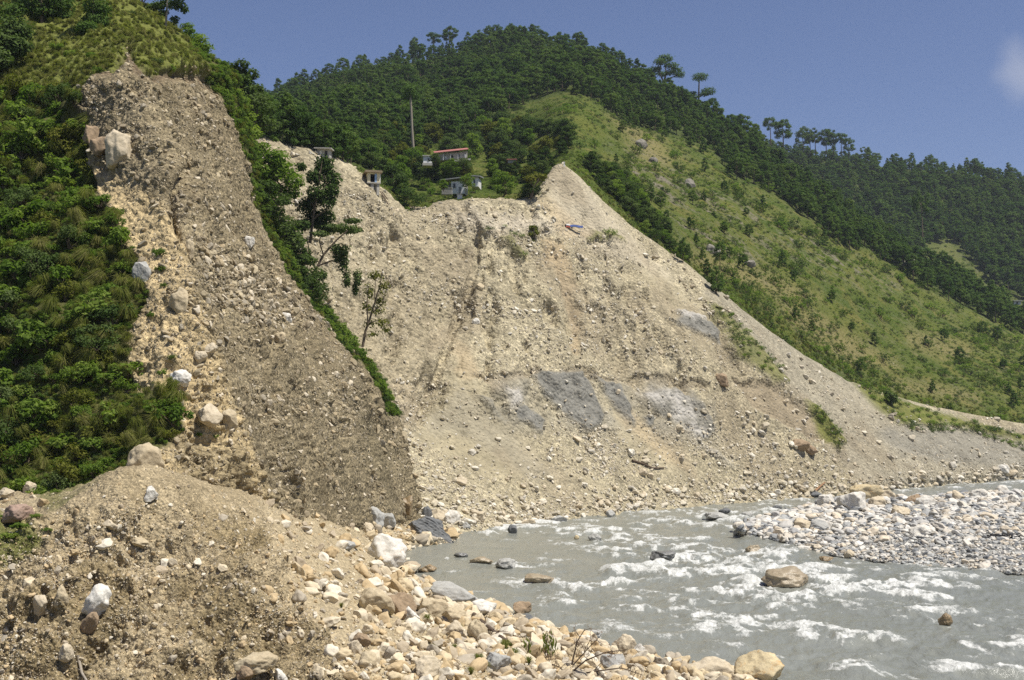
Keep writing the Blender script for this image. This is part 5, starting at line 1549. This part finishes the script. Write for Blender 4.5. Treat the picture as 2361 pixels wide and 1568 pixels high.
if len(i):
    sz = rng.uniform(19, 34, len(i)) * P[i, 1] / F_PX
    mass("slope_bushes", P[i], np.stack([np.zeros(len(i))] * 2 + [rng.uniform(0, 6.28, len(i))], -1), np.stack([sz] * 3, -1), near_proto, None, "bushes of the left slope", "bushes")
P, N, p2 = CLIFF.scatter(4200, lowv * thinv + 5.0 * CLIFF.fl)
sz = rng.uniform(7, 17, len(P)) * P[:, 1] / F_PX
mass("slope_undergrowth", P, np.stack([rng.uniform(0, .5, len(P)), np.zeros(len(P)), rng.uniform(0, 6.28, len(P))], -1), np.stack([sz] * 3, -1), near_proto, None, "leafy undergrowth of the left slope", "undergrowth")
g0 = []
P, N, p2 = CLIFF.scatter(1500, lowv * (1.15 - thinv) * (CLIFF.px > 0))
k = thin(p2, 20)[:130]
for n_, i in enumerate(k):
    s_ = rng.uniform(24, 50) * P[i, 1] / F_PX
    o = plant("grass_tussock", (GRASS[n_ % 4],), P[i] + N[i] * .55, (s_, s_, s_), "drooping grass tussock hanging on the overgrown left slope", "grass tussock", "grass tussocks of the left slope", tilt=(rng.uniform(.2, .8), 0))
    if n_ < 4: g0.append(crownparts(o))
P, N, p2 = CLIFF.scatter(5200, vg * (1 + 3.0 * (CLIFF.py < 235)) + .8 * CLIFF.fl)
sz = rng.uniform(7, 17, len(P)) * P[:, 1] / F_PX
mass("slope_grass", P, np.stack([rng.uniform(0, .7, len(P)), np.zeros(len(P)), rng.uniform(0, 6.28, len(P))], -1), np.stack([sz] * 3, -1), g0, None, "wild grass growing over the left slope and cliff top", "grass")
P, sz = FRINGE
mass("brink_grass", P, np.stack([rng.uniform(.2, .9, len(P)), np.zeros(len(P)), rng.uniform(-.6, .6, len(P))], -1), np.stack([sz] * 3, -1), g0, None, "grass fringe along the brink of the slide", "grass")
# trees at the top left
special_pine("pine_tree", 100, 82, 146, 120, [([(100, 95), (98, 60), (96, 10), (95, -60)], 5.5, 3)], [(95, -40, 130, 70), (60, 5, 80, 40), (130, 0, 80, 40), (40, 35, 70, 34), (140, 30, 60, 26), (95, 25, 80, 34)],
             "broad pine with a dark trunk at the top left corner", ML_PINE, M_BARK, 2600, .42, "pine tree", 41, .25)
special_pine("pine_tree", 212, 85, 141, 120, [([(212, 95), (212, 50), (214, 0), (214, -50)], 3, 1)], [(212, 75, 64, 34), (214, 45, 70, 40), (216, 10, 64, 46), (214, -30, 52, 50)],
             "dark bushy young pine on the grassy top of the near slope", ML_PINE, M_BARK, 2200, .38, "pine tree", 42, .25)
special_pine("pine_tree", 20, 170, 131, 150, [([(15, 200), (18, 140), (22, 60)], 4, 2)], [(20, 60, 90, 60), (0, 100, 80, 50), (45, 110, 60, 50), (10, 150, 80, 50)],
             "dark green tree at the left edge near the top", ML_DARK, M_BARK, 1800, .42, "tree", 43, .4)
special_pine("broadleaf_tree", 325, 40, 160, 80, [([(323, 46), (324, 10), (328, -30)], 3, 2), ([(324, 12), (338, -6), (342, -30)], 1.6, .8)], [(345, 15, 24, 10), (338, 28, 20, 10), (330, -30, 60, 30)],
             "thin bare trunked tree against the sky at the top", ML_DARK, M_BARK, 260, .36, "tree", 44, .4)
special_pine("broadleaf_tree", 385, 55, 160, 100, [([(382, 64), (384, 30), (386, -5), (388, -30)], 3, 1.6), ([(384, 30), (400, 10)], 1.4, .6)], [(362, 12, 36, 20), (385, 0, 50, 20), (410, 10, 40, 24), (425, 20, 20, 20), (376, 28, 24, 14), (402, 44, 22, 20), (416, -8, 40, 20)],
             "loose crowned tree with pale trunk against the sky at the top", ML_DARK, M_PALEBARK, 700, .34, "tree", 45, .4)
special_pine("pine_tree", 285, 12, 162, 60, [([(285, 20), (285, -20)], 3, 2)], [(288, 0, 50, 30), (296, 12, 34, 18), (280, -20, 60, 30)], "dark pine at the top edge beside the bare trunked tree", ML_PINE, M_BARK, 900, .36, "pine tree", 46, .25)
P, N, p2 = CLIFF.scatter(300, CLIFF.veg * (1 - CLIFF.fl) * (CLIFF.py < 190) * (CLIFF.py > -20))
k = thin(p2, 34)[:26]
for n_, i in enumerate(k):
    st, fo = SHRUB_NEAR[(n_ * 5) % 6]
    r_ = rng.uniform(12, 26) * P[i, 1] / F_PX
    plant("leafy_shrub", (st, fo), P[i], (r_, r_, r_), "low shrub in the grass on top of the near slope", "shrub", "shrubs on the grassy top of the near slope")
# small plants on sandy prow, bank, slide
for x, y, s_ in ((365, 590, 20), (372, 620, 16), (300, 610, 26), (260, 500, 26), (398, 830, 14), (375, 860, 14), (500, 1008, 10), (462, 1005, 10), (345, 730, 12), (380, 660, 12)):
    p, n, d_ = CLIFF.at(x, y)
    st, fo = SHRUB_NEAR[int(x) % 6]
    r_ = s_ * p[1] / F_PX
    plant("leafy_shrub", (st, fo), p, (r_, r_, r_ * 1.2), "small leafy shrub rooted in the bare sandy prow", "shrub", "small shrubs on the sandy prow")
bx_ = [(45, 1215, 30), (20, 1235, 34), (85, 1190, 24), (70, 1240, 24), (110, 1225, 18), (130, 1140, 20), (165, 1120, 20), (10, 1190, 20), (60, 1130, 16)]
for x, y, s_ in bx_:
    p, n, d_ = BANK.at(x, y)
    r_ = s_ * .8 * p[1] / F_PX
    st, fo = SHRUB_NEAR[(0, 2, 5)[int(x) % 3]]
    plant("leafy_shrub", (st, fo), p, (r_, r_, r_ * .7), "low bright green plant on the ledge at the left edge", "plant", "low plants on the left ledge")
for x, y, s_, l in ((1130, 530, 14, "left dark bush on the slide below the terrace"), (1185, 540, 12, "second small bush on the slide ridge"), (1203, 545, 12, "third small bush on the slide ridge"), (1212, 590, 14, "bush on the small green rib of the slide"), (1410, 542, 20, "flat grassy bush on the slide bench"), (1165, 520, 8, "tiny bush at the top of the slide's green rib")):
    p, n, d_ = SLIDE.at(x, y)
    r_ = s_ * p[1] / F_PX
    st, fo = SHRUB_FAR[2 if 'dark' in l else 1]
    plant("shrub", (st, fo), p, (r_, r_, r_ * 1.1), l, "shrub")
special_pine("small_tree", 1228, 568, 240, 50, [([(1226, 572), (1230, 545), (1232, 525)], 1.2, .6), ([(1228, 560), (1238, 535)], .9, .4), ([(1228, 555), (1220, 535)], .9, .4)], [(1230, 525, 22, 14), (1224, 540, 14, 12), (1238, 536, 12, 10), (1228, 555, 12, 10)],
             "thin yellow green sapling on the slide's ridge", ML_YELLOW, M_BARK, 160, .4, "sapling", 51, .5)
for poly, n_, lab, nm in (([(1640, 705), (1665, 710), (1740, 780), (1812, 872), (1790, 880), (1700, 815)], 34, "green bush in the strip between slide and scree", "bushes of the strip between slide and scree"),
                          ([(1865, 925), (1890, 940), (1950, 1010), (1930, 1030), (1890, 985)], 14, "green bush on the brown rib above the talus", "bushes on the brown rib"),
                          ([(2080, 972), (2200, 978), (2300, 990), (2361, 1012), (2361, 1040), (2250, 1004), (2085, 996)], 34, "bush along the lip of the grey eroded bank", "bushes along the lip of the eroded bank"),
                          ([(1960, 868), (2060, 920), (2250, 975), (2340, 1010), (2270, 1000), (2085, 985), (2000, 910)], 40, "bush in the green wedge below the scree path", "bushes of the green wedge")):
    P, N, p2 = SLIDE.scatter(n_ * 4, (poly_sd(SLIDE.px, SLIDE.py, poly) < 0) * 1.0)
    k = thin(p2, 9)[:n_]
    for m_, i in enumerate(k):
        st, fo = SHRUB_FAR[m_ % 5]
        r_ = rng.uniform(9, 17) * P[i, 1] / F_PX
        plant("bush", (st, fo), P[i], (r_, r_, r_ * .9), lab, "bush", nm)
special_pine("broadleaf_tree", 2055, 935, 306, 30, [([(2055, 940), (2055, 920)], 2, 1)], [(2055, 918, 26, 26), (2050, 910, 18, 18)], "small round dark tree casting its shade on the scree", ML_DARK, M_BARK, 420, .55, "tree", 53, .45)
# sprigs among the boulders in front
for x, y, s_ in ((1060, 1450 + 6, 14), (1105, 1525, 22), (1130, 1545, 20), (1165, 1500, 26), (1185, 1520, 22), (985, 1430, 14), (880, 1410, 12), (900, 1420, 14), (790, 1405, 12), (1050, 1500, 14), (1000, 1500, 14), (1220, 1530, 16), (1090, 1560, 18)):
    p, n, d_ = BANK.at(x, y)
    s2 = s_ * 1.3 * p[1] / F_PX
    plant("grass_tussock", (GRASS[int(x) % 2],), p + np.array([0, -.2, .15]), (s2, s2, s2), "green grass sprig among the boulders on the bank", "grass tussock", "grass sprigs among the bank boulders")

# ------------------------------------------------------------------ houses and traces of people
M_WHITEWALL = mat_plain("white_wall", (.74, .74, .72), (.58, .58, .55), .9, .9)
M_CREAMWALL = mat_plain("cream_wall", (.70, .62, .40), (.62, .54, .34), 1.2, .9)
M_CONCRETE = mat_plain("concrete", (.48, .46, .41), (.34, .32, .28), 1.2, .95, .03)
M_STONEWALL = mat_plain("stone_wall", (.26, .25, .23), (.38, .37, .34), 2.5, .95, .1)
M_REDROOF = mat_plain("red_tin_roof", (.42, .17, .14), (.34, .13, .10), .8, .6)
M_GREYROOF = mat_plain("grey_roof", (.30, .31, .30), (.22, .22, .21), .8, .8)
M_BROWNROOF = mat_plain("brown_roof", (.22, .17, .11), (.30, .24, .15), .8, .9)
M_DARKROOM = mat_plain("dark_room", (.025, .025, .03), (.04, .04, .04), 1, .9)
M_BLUEDOOR = mat_plain("blue_door", (.30, .42, .60), (.24, .36, .54), 2, .6)
M_WINDOW = mat_plain("window_glass", (.05, .06, .07), (.08, .09, .10), 1, .15)
M_RED = mat_plain("red_paint", (.45, .09, .06), (.36, .08, .05), 2, .5)
M_BLUE = mat_plain("blue_sheet", (.08, .14, .42), (.06, .09, .22), 2, .6)
M_PLANK = mat_plain("plank_wood", (.30, .17, .09), (.22, .13, .07), 3, .85)

def box(x0, x1, y0, y1, z0, z1):
    V = np.array([(x, y, z) for x in (x0, x1) for y in (y0, y1) for z in (z0, z1)], float)
    F = np.array([(0, 1, 3, 2), (4, 6, 7, 5), (0, 4, 5, 1), (2, 3, 7, 6), (0, 2, 6, 4), (1, 5, 7, 3)])
    return V, F

class House:
    """boxes given in photograph pixels from the house's foot (right, up) and metres of depth"""
    def __init__(self, name, px, py, Y, rz, label, cat="house"):
        self.s = Y / F_PX
        self.o = empty(name, PX(px, py, Y), rz)
        tag(self.o, label, cat)
    def part(self, name, x0, x1, z0, z1, d0, d1, mat, slope=0.0, rake=0.0, parent=None, label=None):
        s = self.s
        V, F = box(x0 * s, x1 * s, d0, d1, z0 * s, z1 * s)
        V[:, 2] += slope * (V[:, 0] - x0 * s) + rake * (V[:, 1] - d0)
        o = mesh_obj(name, V, F, mat, parent or self.o)
        if label: o["label"] = label
        if name == "window":
            t = (x1 - x0) * .10
            Vs, Fs, k = [], [], 0
            for a0, a1, b0, b1 in ((x0 - t, x1 + t, z1, z1 + t), (x0 - t, x1 + t, z0 - t, z0), (x0 - t, x0, z0, z1), (x1, x1 + t, z0, z1)):
                v_, f_ = box(a0 * s, a1 * s, d0 - .04, d1 - .002, b0 * s, b1 * s)
                Vs.append(v_); Fs.append(f_ + k); k += 8
            mesh_obj("frame", np.concatenate(Vs), np.concatenate(Fs), M_CONCRETE, o)
        if name == "door":
            v_, f_ = box((x1 - 1.2) * s, (x1 - .6) * s, d0 - .05, d0 - .003, (z0 + .45 * (z1 - z0)) * s, (z0 + .52 * (z1 - z0)) * s)
            mesh_obj("handle", v_, f_, M_DARKROOM, o)
        return o

h = House("house", 861, 420, 224, 0.25, "yellow house with a blue door left hanging on the slide's edge")
h.part("wall", -14, -7, 0, 22, 0, .25, M_CREAMWALL); h.part("wall", 8, 15, 0, 22, 0, .25, M_CREAMWALL)
h.part("side_wall", 14.5, 17, 0, 22, .25, 3.0, M_WHITEWALL); h.part("side_wall", -14, -12, 0, 22, .25, 3.0, M_CREAMWALL); h.part("back_wall", -12, 14.5, 0, 22, 2.7, 2.95, M_DARKROOM)
h.part("floor_slab", -15, 17, -3, -.1, -.1, 3.1, M_CONCRETE)
h.part("roof", -20, 20, 22.1, 27, -.5, 3.6, M_BROWNROOF)
d = h.part("door", 3, 8, 0, 20, -.02, .06, M_BLUEDOOR)
h.part("beam", -7, 8, 19, 22, .02, .22, M_CREAMWALL)
h.part("pillar", -6, 1, -24, -3.1, .1, .5, M_CONCRETE); h.part("pillar", 8, 14, -30, -3.1, .1, .5, M_CONCRETE); h.part("basement_wall", -5, 12, -20, -3.1, 1.6, 1.9, M_CONCRETE)
w = h.part("window", 1.5, 6.5, -18, -6, 1.45, 1.58, M_DARKROOM)

h = House("house", 1056, 445, 252, -0.12, "white house with grey roofs above the middle of the slide")
h.part("wall", -16, 15, -2, 27, 0, 4.5, M_WHITEWALL)
h.part("roof", -40, 22, 29, 31.5, -.7, 5.2, M_GREYROOF, .10, .12)
h.part("wall", 32, 49, 13, 34, -.6, 3.4, M_WHITEWALL)
h.part("roof", 28, 54, 37, 39.5, -1.2, 4.0, M_GREYROOF, -.10, .12)
w = h.part("window", 38, 41, 17, 31, -.68, -.61, M_WINDOW)
h.part("window", -11, -6, 12, 22, -.08, -.01, M_WINDOW)
h.part("door", 2, 8, -2, 14, -.07, -.01, M_GREYROOF)
h.part("porch_wall", -36, -17, 8, 22, 1.2, 3.2, M_GREYROOF); h.part("post", -33, -32, 6, 27, .3, .42, M_WHITEWALL)
h = House("retaining_wall", 1032, 446, 249, -.1, "grey stone retaining wall left below the white house", "wall")
h.part("masonry", -14, 10, -2, 12, 0, .8, M_STONEWALL); h.part("coping", -15, 11, 12.1, 13.5, -.05, .85, M_CONCRETE)
h = House("shed", 1059, 460, 246, -.15, "tiny white shed at the brink below the white house", "shed")
h.part("wall", -5, 5, -1, 12, 0, .9, M_WHITEWALL); h.part("roof", -6, 6, 12.1, 13.5, -.1, 1.0, M_CONCRETE); h.part("slab", 0, 18, -3, -1.3, -.4, 1.0, M_CONCRETE)

h = House("long_house", 1040, 372, 291, 0.10, "long low house with a pink tin roof above the village trees")
h.part("wall", -38, 38, 0, 15, 0, 4.0, M_CONCRETE, .13)
h.part("roof", -40, 40, 15.5, 17, -1.4, 4.6, M_REDROOF, .13, .26)
for k_ in range(5): h.part("porch_post", -36 + k_ * 17, -35 + k_ * 17, 0, 15, -1.1, -.98, M_WHITEWALL, .13)
for k_ in range(5): h.part("window", -30 + k_ * 15, -25 + k_ * 15, 4 + k_ * 2, 10 + k_ * 2, -.06, -.005, (M_WINDOW, M_WHITEWALL, M_DARKROOM)[k_ % 3])
h.part("terrace", 6, 44, -6, -2, -2.6, -.1, M_CONCRETE, .12)
h = House("annex", 985, 376, 284, .1, "white flat roofed block left of the long pink roofed house", "building")
h.part("wall", -9, 11, 0, 16, 0, 3, M_WHITEWALL); h.part("roof", -11, 12, 16.1, 18, -.3, 3.3, M_CONCRETE); h.part("base", -11, 12, -6, -.1, -.3, 3.0, M_CONCRETE)
h.part("window", 1, 5, 5, 11, -.05, -.005, M_WINDOW)
h = House("hut", 745, 360, 221, -.1, "small flat roofed hut on top of the left spur", "hut")
h.part("wall", -14, 15, -4, 17, 0, 3, M_CONCRETE); h.part("roof", -20, 21, 17.1, 19.5, -.7, 3.6, M_CONCRETE, -.04)
h.part("window", -8, -3, 5, 13, -.06, -.005, M_WHITEWALL); h.part("door", 4, 10, -4, 12, -.06, -.005, M_DARKROOM)
h = House("shed", 1180, 372, 290, 0, "shed with a low rusty red roof among the village trees", "shed")
h.part("wall", -9, 9, -4, 3, 0, 2, M_CONCRETE); h.part("roof", -12, 12, 3.1, 5, -.4, 2.4, M_REDROOF, .02)
h = House("house", 2346, 700, 566, 0, "tiny white walled house at the right edge of the hill")
h.part("wall", -8, 8, -2, 5, 0, 4, M_WHITEWALL); h.part("roof", -11, 11, 5.1, 7, -1, 5, M_GREYROOF); h.part("door", -2, 1, -1, 4, -.1, -.01, M_DARKROOM)
h = House("marker_post", 1301, 383, 259, 0, "thin white post on the highest brink of the scar", "post")
h.part("shaft", -1.3, 1.3, -2, 8, 0, .22, M_WHITEWALL); h.part("cap", -1.8, 1.8, 8.05, 10, -.04, .26, M_WHITEWALL)

# broken beams under the yellow house
h = House("broken_beams", 886, 455, 225, 0, "dark broken roof beams lying down the slide edge", "debris")
for k_, (x0, z0, x1, z1) in enumerate(((-10, 14, 6, -10), (-6, 14, 9, -6), (-2, 4, 10, -18), (-9, 8, -2, 2))):
    s = h.s
    V, F = tube([(x0 * s, 0.25 * k_, z0 * s), (x1 * s, .25 * k_ - .6, z1 * s)], [.10, .09], 4)
    mesh_obj("beam", V, F, M_DEADWOOD, h.o)
# wreck on the slide
p, n, d_ = SLIDE.at(1318, 524)
o = empty("metal_wreck", Vector(p) + Vector(n) * .8, .1)
tag(o, "crumpled red, white and blue metal wreck lying on the slide", "wreck")
s = p[1] / F_PX
def sheetpart(nm, x0, x1, z0, z1, mat, bendz):
    xs = np.linspace(x0, x1, 6) * s
    V, F = [], []
    for i_, x in enumerate(xs):
        zz_ = bendz * math.sin(i_ * 1.1) * s
        V += [(x, -.25, z0 * s + zz_), (x, -.25 + .1, z1 * s + zz_), (x, .35, z1 * s * .9 + zz_), (x, .35, z0 * s + zz_)]
    for i_ in range(5):
        a = i_ * 4
        F += [(a, a + 1, a + 5, a + 4), (a + 1, a + 2, a + 6, a + 5), (a + 2, a + 3, a + 7, a + 6), (a + 3, a, a + 4, a + 7)]
    F += [(0, 3, 2, 1), (20, 21, 22, 23)]
    mesh_obj(nm, np.array(V), np.array(F), mat, o)
sheetpart("red_panel", -18, -8, -3, 1.0, M_RED, .4); sheetpart("white_panel", -17, -7.8, 1.2, 4.5, M_WHITEWALL, .4)
sheetpart("dark_frame", -20, -18.2, -3, 4, M_DARKROOM, .2); sheetpart("blue_tarp", -7.5, 22, -2.5, 2.2, M_BLUE, 1.2)

# ------------------------------------------------------------------ dead wood
def wood(name, pts, rad, sheet, label, mat=M_DEADWOOD, twigs=0, up=.25, cat="log", seed=1):
    r = np.random.default_rng(seed)
    Q = []
    for x, y in pts:
        p, n, d_ = sheet.at(x, y); Q.append(np.array(p) + np.array(n) * up)
    Q = np.array(Q); base = Q[0].copy(); Q = Q - base
    o = empty(name, base)
    tag(o, label, cat)
    sc = base[1] / F_PX
    V, F = tube(Q, np.linspace(rad, rad * .6, len(Q)) * sc, 7)
    V += .12 * rad * sc * np.stack([vnoise(V * 3, 1), vnoise(V * 3, 2), vnoise(V * 3, 3)], -1)
    mesh_obj("trunk", V, F, mat, o, True)
    for k in range(twigs):
        t = r.random(); i = min(int(t * (len(Q) - 1)), len(Q) - 2)
        a = Q[i] + (Q[i + 1] - Q[i]) * (t * (len(Q) - 1) - i)
        dv = np.array([r.normal() * .5, -abs(r.normal()) * .3, abs(r.normal()) * .7])
        L = r.uniform(10, 30) * sc
        V, F = tube(bend(a, a + dv / np.linalg.norm(dv) * L, -.05, r, 4), np.linspace(rad * .2, rad * .05, 4) * sc, 4)
        mesh_obj("twig", V, F, mat, o)
    return o
wood("driftwood_log", [(1088, 1428), (1112, 1448), (1140, 1470), (1178, 1498)], 6.0, BANK, "fallen dead trunk lying down the boulder slope to the water", twigs=7, up=.35, seed=3)
wood("dead_branch", [(1456, 1062), (1485, 1072), (1505, 1080), (1530, 1080)], 2.6, SLIDE, "dark dead branch lying on the talus", twigs=3, seed=5, cat="branch")
wood("plank", [(1880, 1132), (1900, 1112)], 3.0, SLIDE, "reddish plank stuck in the stones of the far shore", M_PLANK, cat="plank")
wood("dead_root", [(182, 1508), (184, 1530), (190, 1552), (205, 1575)], 4.2, BANK, "pale bare root hanging in the foreground earth bank", M_PALEBARK, 2, .1, "root", 8)
wood("fallen_branch", [(1650, 706), (1670, 712), (1700, 728)], 1.6, SLIDE, "dark branch lying beside the thin pine's foot", cat="branch", seed=9)

def dry_bush(px, py, sheet, limbs_px, label, seed, leaves=None):
    r = np.random.default_rng(seed)
    p, n, d_ = sheet.at(px, py)
    s = p[1] / F_PX
    o = empty("dry_bush", p)
    tag(o, label, "dry bush")
    tips = []
    for pts, w0 in limbs_px:
        dep = r.normal() * .6
        Q = np.array([[(x - px) * s, dep * i / len(pts) - .3 * i, (py - y) * s] for i, (x, y) in enumerate(pts)])
        V, F = tube(Q, np.linspace(w0, w0 * .35, len(Q)) * s, 5)
        mesh_obj("branch", V, F, M_DEADWOOD, o, True)
        tw = []
        for k in range(9):
            t = r.uniform(.25, 1) * (len(Q) - 1); i = min(int(t), len(Q) - 2)
            a = Q[i] + (Q[i + 1] - Q[i]) * (t - i)
            b = a + np.array([r.normal() * 16, r.normal() * 8, r.normal() * 12 + 5]) * s
            tw.append((bend(a, b, -.1, r, 4), np.linspace(.8, .3, 4) * s))
            tips.append(b)
            c = b + np.array([r.normal() * 12, r.normal() * 6, r.normal() * 8]) * s
            tw.append((bend(b, c, .1, r, 3), np.linspace(.4, .2, 3) * s)); tips.append(c)
        link(bpy.data.objects.new("twigs", tubes_mesh("twigs", tw, M_DEADWOOD, 4)), o)["kind"] = "stuff"
    tips = np.array(tips)
    c = np.repeat(tips, 4, 0) + r.normal(size=(len(tips) * 4, 3)) * 2.0 * s
    V, F, tone = leaf_quads(c, np.tile([[0, -.5, .5]], (len(c), 1)), 6 * s, 1.6 * s, r, 1.5)
    me = new_mesh("dry_leaves", V, F, ML_DRY); float_attr(me, "leaf_tone", tone)
    link(bpy.data.objects.new("dry_leaves", me), o)["kind"] = "stuff"
    return o
dry_bush(1315, 1560, BANK, [([(1315, 1555), (1322, 1520), (1332, 1480), (1350, 1452)], 2.6), ([(1318, 1550), (1350, 1520), (1395, 1498), (1440, 1490)], 2.2), ([(1318, 1558), (1370, 1545), (1430, 1535), (1475, 1548)], 2.2), ([(1310, 1555), (1290, 1535), (1270, 1525)], 1.8), ([(1330, 1560), (1380, 1572), (1420, 1580)], 2.4), ([(1316, 1540), (1360, 1490), (1378, 1470)], 1.6)],
         "bare branched dry bush among the boulders at the bottom", 3)
def hanging_leaves(px, py, w, h):
    r = np.random.default_rng(9)
    p, n, d_ = BANK.at(px, py)
    s = p[1] / F_PX
    o = empty("withered_plant", Vector(p) + Vector((0, -.4, .1)))
    tag(o, "withered plant with hanging green brown leaves beside the dry bush", "plant")
    st = []
    cs = []
    for k in range(9):
        a = np.array([r.uniform(-.5, .5) * w * s, r.normal() * .2, 0]); b = a + np.array([r.normal() * 5 * s, 0, h * s * r.uniform(.6, 1)])
        st.append((bend(a, b, 0, r, 4), np.linspace(.9, .4, 4) * s))
        for q in range(9): cs.append(a + (b - a) * r.uniform(.3, 1) + r.normal(size=3) * 4 * s)
    link(bpy.data.objects.new("stem", tubes_mesh("stem", st, M_DEADWOOD, 4)), o)["kind"] = "stuff"
    cs = np.array(cs)
    V, F, tone = leaf_quads(cs, np.tile([[0., -1.5, 0.2]], (len(cs), 1)), 15 * s, 3.6 * s, r, 5.0)
    me = new_mesh("leaves", V, F, ML_GRASS); float_attr(me, "leaf_tone", tone * .6)
    link(bpy.data.objects.new("leaves", me), o)
hanging_leaves(1238, 1520, 110, 66)
# burnt driftwood on the bar
def heap():
    r = np.random.default_rng(12)
    p, n, d_ = BAR.at(2311, 1238)
    s = p[1] / F_PX
    o = empty("driftwood_heap", Vector(p) + Vector((0, 0, .05)))
    tag(o, "black heap of charred driftwood on the gravel bar", "driftwood")
    tw = []
    for k in range(120):
        a = np.array([r.uniform(-42, 42) * s, r.normal() * .9, r.uniform(0, 5) * s]); b = a + np.array([r.normal() * 10, r.normal() * 6, r.normal() * 2]) * s
        b[2] = max(b[2], .02)
        tw.append((bend(a, b, 0, r, 3), np.array([1.4, 1.2, .8]) * s * r.uniform(.5, 1.4)))
    m = mat_plain("charred_wood", (.02, .02, .02), (.045, .042, .04), 5, .9)
    link(bpy.data.objects.new("sticks", tubes_mesh("sticks", tw, m, 4)), o)["kind"] = "stuff"
heap()

# ------------------------------------------------------------------ say which one: nearest landmark, side and count outwards
ORDW = ["nearest"] + ORD[1:]
def relabel(match, base, landmarks):
    objs = [o for o in COL.objects if o.get("label") == match]
    if not objs: return
    q = proj(np.array([tuple(o.location) for o in objs]))
    bins = {}
    for o, (x, y) in zip(objs, q):
        dd = [(math.hypot(x - lx, y - ly), nm, lx, ly) for nm, lx, ly in landmarks]
        d_, nm, lx, ly = min(dd)
        side = ("left of" if x < lx else "right of") if abs(x - lx) > abs(y - ly) else ("above" if y < ly else "below")
        bins.setdefault((nm, side), []).append((d_, o))
    for (nm, side), lst in bins.items():
        lst.sort(key=lambda t: t[0])
        for k, (d_, o) in enumerate(lst):
            o["label"] = "%s %s %s the %s" % (ORDW[min(k, 39)], base, side, nm)
relabel("leafy tree among the village gardens above the slide", "leafy tree", [("yellow house", 861, 410), ("white house", 1070, 430), ("pink roofed long house", 1040, 360), ("rusty roofed shed", 1180, 368), ("leaning open tree", 1228, 440), ("white marker post", 1301, 378), ("tall bare trunked pine", 953, 330)])
relabel("young pine scattered on the open grassy slope", "young pine", [("rounded grey crag", 1640, 580), ("highest dark crag", 1478, 335), ("grey crag on dry grass", 1590, 428), ("pale slab at the forest edge", 2092, 612), ("lone dark conifer", 2188, 935), ("thin pine by the scree", 1652, 700), ("small house at the right edge", 2346, 695)])
SL = [("huge sandstone boulder", 270, 335), ("grey leaning slab", 330, 630), ("white oval boulder", 420, 865), ("overhanging tan block", 330, 1060), ("reddish slab", 48, 1185), ("broken brown block", 236, 335), ("dark pine at the left edge", 20, 160), ("upright cream block", 72, 1130)]
relabel("leafy shrub on the overgrown slope left of the near cliff", "slope shrub", SL)
relabel("drooping grass tussock hanging on the overgrown left slope", "drooping tussock", SL)
relabel("low shrub in the grass on top of the near slope", "low grass-top shrub", [("dark bushy young pine", 212, 70), ("broad corner pine", 100, 70), ("cliff's grassy apex", 290, 92), ("bare trunked skyline tree", 325, 40)])
relabel("small leafy shrub rooted in the bare sandy prow", "small prow shrub", [("grey leaning slab", 330, 630), ("white oval boulder", 420, 865), ("large shaded tan boulder", 412, 690)])
relabel("low bright green plant on the ledge at the left edge", "low ledge plant", [("reddish slab", 48, 1185), ("upright cream block", 72, 1130)])
def in_row(match, fmt):
    objs = [o for o in COL.objects if o.get("label") == match]
    for k, o in enumerate(sorted(objs, key=lambda o: proj(np.array(o.location))[0])): o["label"] = fmt % ORD[min(k, 39)]
in_row("green bush in the strip between slide and scree", "%s bush from the left in the strip between slide and scree")
in_row("green bush on the brown rib above the talus", "%s bush from the left on the brown rib above the talus")
in_row("bush in the green wedge below the scree path", "%s bush from the left in the green wedge below the scree path")
in_row("bush along the lip of the grey eroded bank", "%s bush from the left along the lip of the grey eroded bank")
in_row("green grass sprig among the boulders on the bank", "%s grass sprig from the left among the boulders on the bank")

# ------------------------------------------------------------------ the air between here and the far ridge
hv, hf = box(-1700, 2000, -450, 1700, -8.0, 330.0)
air = bpy.data.materials.new("air")
air.use_nodes = True
an_, al_ = air.node_tree.nodes, air.node_tree.links
an_.clear()
ao = an_.new("ShaderNodeOutputMaterial")
pv = an_.new("ShaderNodeVolumePrincipled")
pv.inputs['Color'].default_value = (0.80, 0.88, 1.0, 1)
pv.inputs['Density'].default_value = 0.00008
pv.inputs['Anisotropy'].default_value = 0.2
al_.new(pv.outputs[0], ao.inputs['Volume'])
hz = mesh_obj("haze", hv, hf, air)
tag(hz, kind="stuff", label="thin blue haze filling the valley")
cy.volume_bounces = 0
